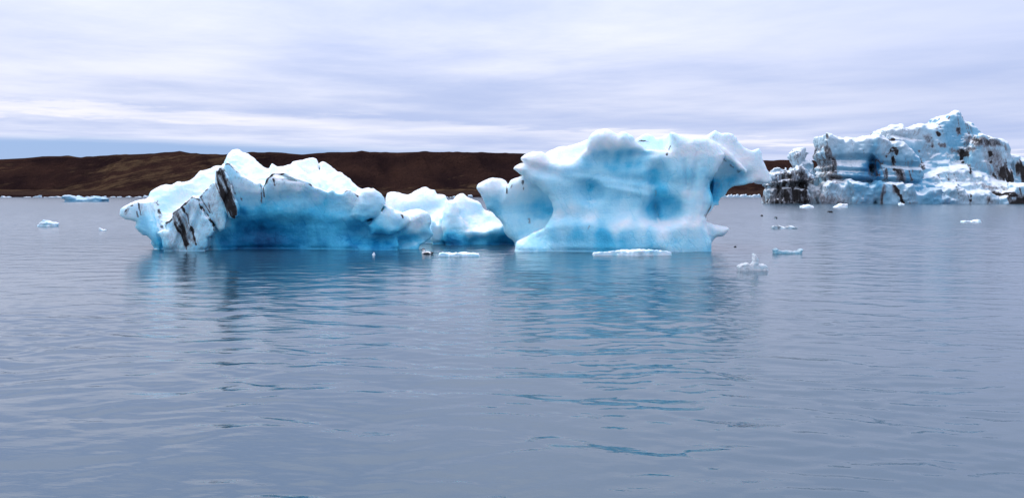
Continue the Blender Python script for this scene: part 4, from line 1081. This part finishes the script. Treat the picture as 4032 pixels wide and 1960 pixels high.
floe('ice_chunk', 'thin dark ash-stained slab of ice afloat before the far iceberg', 'ice', 7,
     [(498, 420), (505, 402), (520, 394), (555, 392), (590, 399), (625, 403), (645, 397), (690, 401), (714, 406), (706, 420)], 0.3, 0.4, 0.035, 0.2, 0.42, seed=17, r=0.08, mat=ICE_SMALL)
floe('ice_chunk', 'low translucent grey ice piece with upturned ends, above the spiked chunk', 'ice', 7,
     [(516, 625), (522, 596), (540, 584), (560, 582), (556, 598), (590, 600), (640, 600), (690, 606), (725, 602), (745, 590), (764, 592), (756, 606), (752, 625)], 0.18, 0.22, 0.02, 0.3, 0.14, seed=19, r=0.05, mat=ICE_CLEAR)
floe('ice_chunk', 'small white ice piece on open water near the right edge', 'ice', 7,
     [(2072, 368), (2078, 350), (2110, 350), (2140, 357), (2180, 351), (2215, 345), (2232, 352), (2215, 368)], 0.35, 0.4, 0.04, 0.08, 0.05, seed=21, r=0.08, mat=ICE_SMALL)
floe('ice_chunk', 'low white ice lump afloat below the dirty spire', 'ice', 4, [(436, 950), (440, 934), (470, 925), (520, 924), (552, 936), (556, 950)], 0.8, 1.0, 0.08, 0.05, seed=23, r=0.3, mat=ICE_SMALL)
floe('ice_chunk', 'white wedge of ice afloat before the far iceberg, tallest of the bits there', 'ice', 4, [(748, 950), (752, 938), (790, 920), (832, 905), (850, 913), (886, 914), (880, 950)], 0.8, 1.0, 0.08, 0.05, seed=25, r=0.3, mat=ICE_SMALL)
floe('ice_chunk', 'tiny white ice knob at the waterline of the far iceberg', 'ice', 4, [(1366, 926), (1374, 912), (1386, 899), (1398, 907), (1428, 910), (1428, 926)], 0.5, 0.6, 0.07, 0.05, seed=27, r=0.2, mat=ICE_SMALL)
for k_, (x_, y_, w_, t_) in enumerate([(537, 327, 14, 'dark speck of ice on the water left of the dark slab, nearest to it'), (421, 306, 11, 'dark speck of ice on the water, close behind the right iceberg'),
                                       (982, 277, 30, 'dark sunken ice bit afloat in front of the far iceberg'), (207, 564, 9, 'lone dark speck on the water right of the right iceberg foot')]):
    floe('ice_bit', t_, 'ice', 7, [(x_ - w_, y_ + 10), (x_ - w_ * .7, y_ - 2), (x_, y_ - 5), (x_ + w_ * .6, y_ - 3), (x_ + w_, y_ + 10)], 0.12, 0.15, 0.022, 0.3, 0.8, seed=31 + k_, r=0.04, mat=ICE_SMALL)

# ice stranded along the far beach
SHORE = [(5, 0, 108, 656, 682), (5, 283, 350, 668, 678), (5, 395, 500, 653, 682), (5, 525, 558, 676, 686), (5, 580, 752, 664, 680), (5, 970, 1110, 668, 680), (5, 1115, 1160, 660, 674), (5, 1240, 1290, 664, 680),
         (5, 1308, 1326, 670, 682), (5, 1350, 1402, 668, 677), (5, 1437, 1482, 664, 677), (5, 1540, 1600, 662, 678), (5, 1640, 1726, 667, 678), (5, 1757, 1812, 655, 678),
         (2, 1845, 1870, 446, 460), (2, 1872, 1905, 445, 462), (2, 1905, 1942, 438, 462), (2, 2065, 2112, 428, 442),
         (7, 92, 130, 138, 153), (7, 132, 180, 135, 153), (7, 180, 240, 133, 153), (7, 245, 300, 131, 154), (7, 305, 330, 140, 152), (7, 335, 412, 133, 151), (7, 440, 495, 140, 149)]
NTH = ['first', 'second', 'third', 'fourth', 'fifth', 'sixth', 'seventh', 'eighth', 'ninth', 'tenth', 'eleventh', 'twelfth', 'thirteenth', 'fourteenth']
rnd = random.Random(4)
cnt_ = {5: 0, 2: 0, 7: 0}
WHERE = {5: 'stranded ice piece on the far beach, %s from the left edge', 2: 'stranded ice on far shore seen between middle and right icebergs, %s from left', 7: 'stranded ice on far shore under the right iceberg wing, %s from left'}
for sh_, xa, xb, ya, yb in SHORE:
    n_ = 7
    top_ = []
    for i_ in range(n_):
        u_ = i_ / (n_ - 1)
        hh = (0.35 + 0.65 * rnd.random()) * (1.0 if 0 < i_ < n_ - 1 else 0.3)
        top_.append((xa + (xb - xa) * u_, yb - (yb - ya) * hh * 0.8))
    j_ = rnd.randrange(1, n_ - 1)
    top_[j_] = (top_[j_][0], ya)
    pts_ = [(xa, yb + 12)] + top_ + [(xb, yb + 12)]
    cnt_[sh_] += 1
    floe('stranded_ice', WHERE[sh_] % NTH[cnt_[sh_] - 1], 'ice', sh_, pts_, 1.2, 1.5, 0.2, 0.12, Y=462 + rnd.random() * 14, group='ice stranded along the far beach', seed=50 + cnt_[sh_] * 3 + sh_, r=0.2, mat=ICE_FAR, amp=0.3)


# ------------------------------------------------------------------ the duck
def make_duck():
    x0, y0, sc = ZM[11]
    Y = on_water(1690, 970 + 785 * sc)[1]
    m = sc / FPX * Y                                  # metres per sheet unit
    X0 = wxz(x0 + 1100 * sc, 1000, Y)[0]
    h = 0.0065
    U = lambda x: (x - 1100) * m
    V = lambda y: (785 - y) * m
    gx = np.arange(U(430), U(1860), h); gy = np.arange(-0.14, 0.14, h); gz = np.arange(-0.07, V(140), h)
    GX, GY, GZ = np.meshgrid(gx, gy, gz, indexing='ij')

    def ell(cx, cy, rx, ry, rd, rot=0.0, yo=0.0):
        u, w = GX - U(cx), GZ - V(cy)
        c, s_ = math.cos(math.radians(rot)), math.sin(math.radians(rot))
        uu, ww = (u * c + w * s_) / (rx * m), (-u * s_ + w * c) / (ry * m)
        e = np.sqrt(uu ** 2 + ww ** 2 + ((GY - yo) / (rd * m)) ** 2)
        return (e - 1) * min(rx, ry, rd) * m

    def cone(ax, ay, bx, by, ra, rb, flat=1.0):
        A_, B_ = np.array([U(ax), 0, V(ay)]), np.array([U(bx), 0, V(by)])
        d_ = B_ - A_
        t_ = np.clip(((GX - A_[0]) * d_[0] + (GZ - A_[2]) * d_[2]) / (d_ @ d_), 0, 1)
        return np.sqrt((GX - A_[0] - t_ * d_[0]) ** 2 + (GY * flat) ** 2 + (GZ - A_[2] - t_ * d_[2]) ** 2) - (ra + (rb - ra) * t_) * m
    f = ell(1120, 700, 520, 175, 235, 0)
    f = smin(f, ell(1250, 640, 340, 130, 190, -14), 0.03)
    f = smin(f, ell(720, 660, 180, 170, 180), 0.03)
    f = smin(f, cone(730, 620, 750, 380, 125, 95), 0.035)
    f = smin(f, ell(715, 330, 160, 140, 115, 10), 0.03)
    f = smin(f, cone(640, 330, 515, 395, 85, 38, 1.3), 0.02)
    f = smin(f, cone(1500, 660, 1790, 605, 105, 22, 0.6), 0.03)
    f[0], f[-1], f[:, 0], f[:, -1], f[:, :, 0], f[:, :, -1] = (1,) * 6
    v, q = surface_nets(f.astype(np.float32), (gx[0], gy[0], gz[0]), h)
    me = mesh_from('duck', v, q)
    zx, zy = v[:, 0] / m + 1100, 785 - v[:, 2] / m
    white = np.ones(len(v))
    flank = np.interp(zx, [640, 760, 900, 1250, 1400, 1480, 1900], [800, 650, 600, 585, 560, 470, 300])
    white[zy > flank] = 0
    patch = ((zx - 1360) * 0.80 + (zy - 610) * 0.60) ** 2 / 190 ** 2 + (-(zx - 1360) * 0.60 + (zy - 610) * 0.80) ** 2 / 75 ** 2
    white[patch < 1] = 1
    cap = np.interp(zx, [450, 560, 640, 720, 800, 860, 900], [470, 380, 300, 270, 285, 350, 350])
    white[(zy < cap) & (zx < 905)] = 0
    white[(zx < 560) & (zy < 460)] = 0.12
    white[(zx > 560) & (zx < 690) & (zy > 420) & (zy < 470)] = 0.3
    set_attr(me, 'white', white)
    mt, T = new_mat('duck_plumage')
    fine = T.noise(T.n.new('ShaderNodeTexCoord').outputs['Object'], 90, 4, 0.6)
    col = T.mix(T.range(T.attr('white'), 0.3, 0.7), (0.012, 0.011, 0.012), T.mix(fine, (0.66, 0.64, 0.60), (0.84, 0.83, 0.80)))
    finish(mt, T, Base_Color=col, Roughness=0.6, Normal=T.bump(fine, 0.004, 0.5))
    o = new_obj('duck', me, mt)
    o.location = (X0, Y, 0)
    tag(o, 'black and white duck swimming to the left in front of the icebergs', 'duck')
    em, T = new_mat('duck_eye')
    finish(em, T, Base_Color=(0.01, 0.008, 0.006, 1), Roughness=0.1)
    for sgn in (-1, 1):
        import bmesh
        bm = bmesh.new()
        bmesh.ops.create_uvsphere(bm, u_segments=10, v_segments=8, radius=0.010)
        eme = bpy.data.meshes.new('eye'); bm.to_mesh(eme); bm.free()
        e = new_obj('eye', eme, em, o)
        e.location = (U(690), sgn * 0.047, V(350))


make_duck()
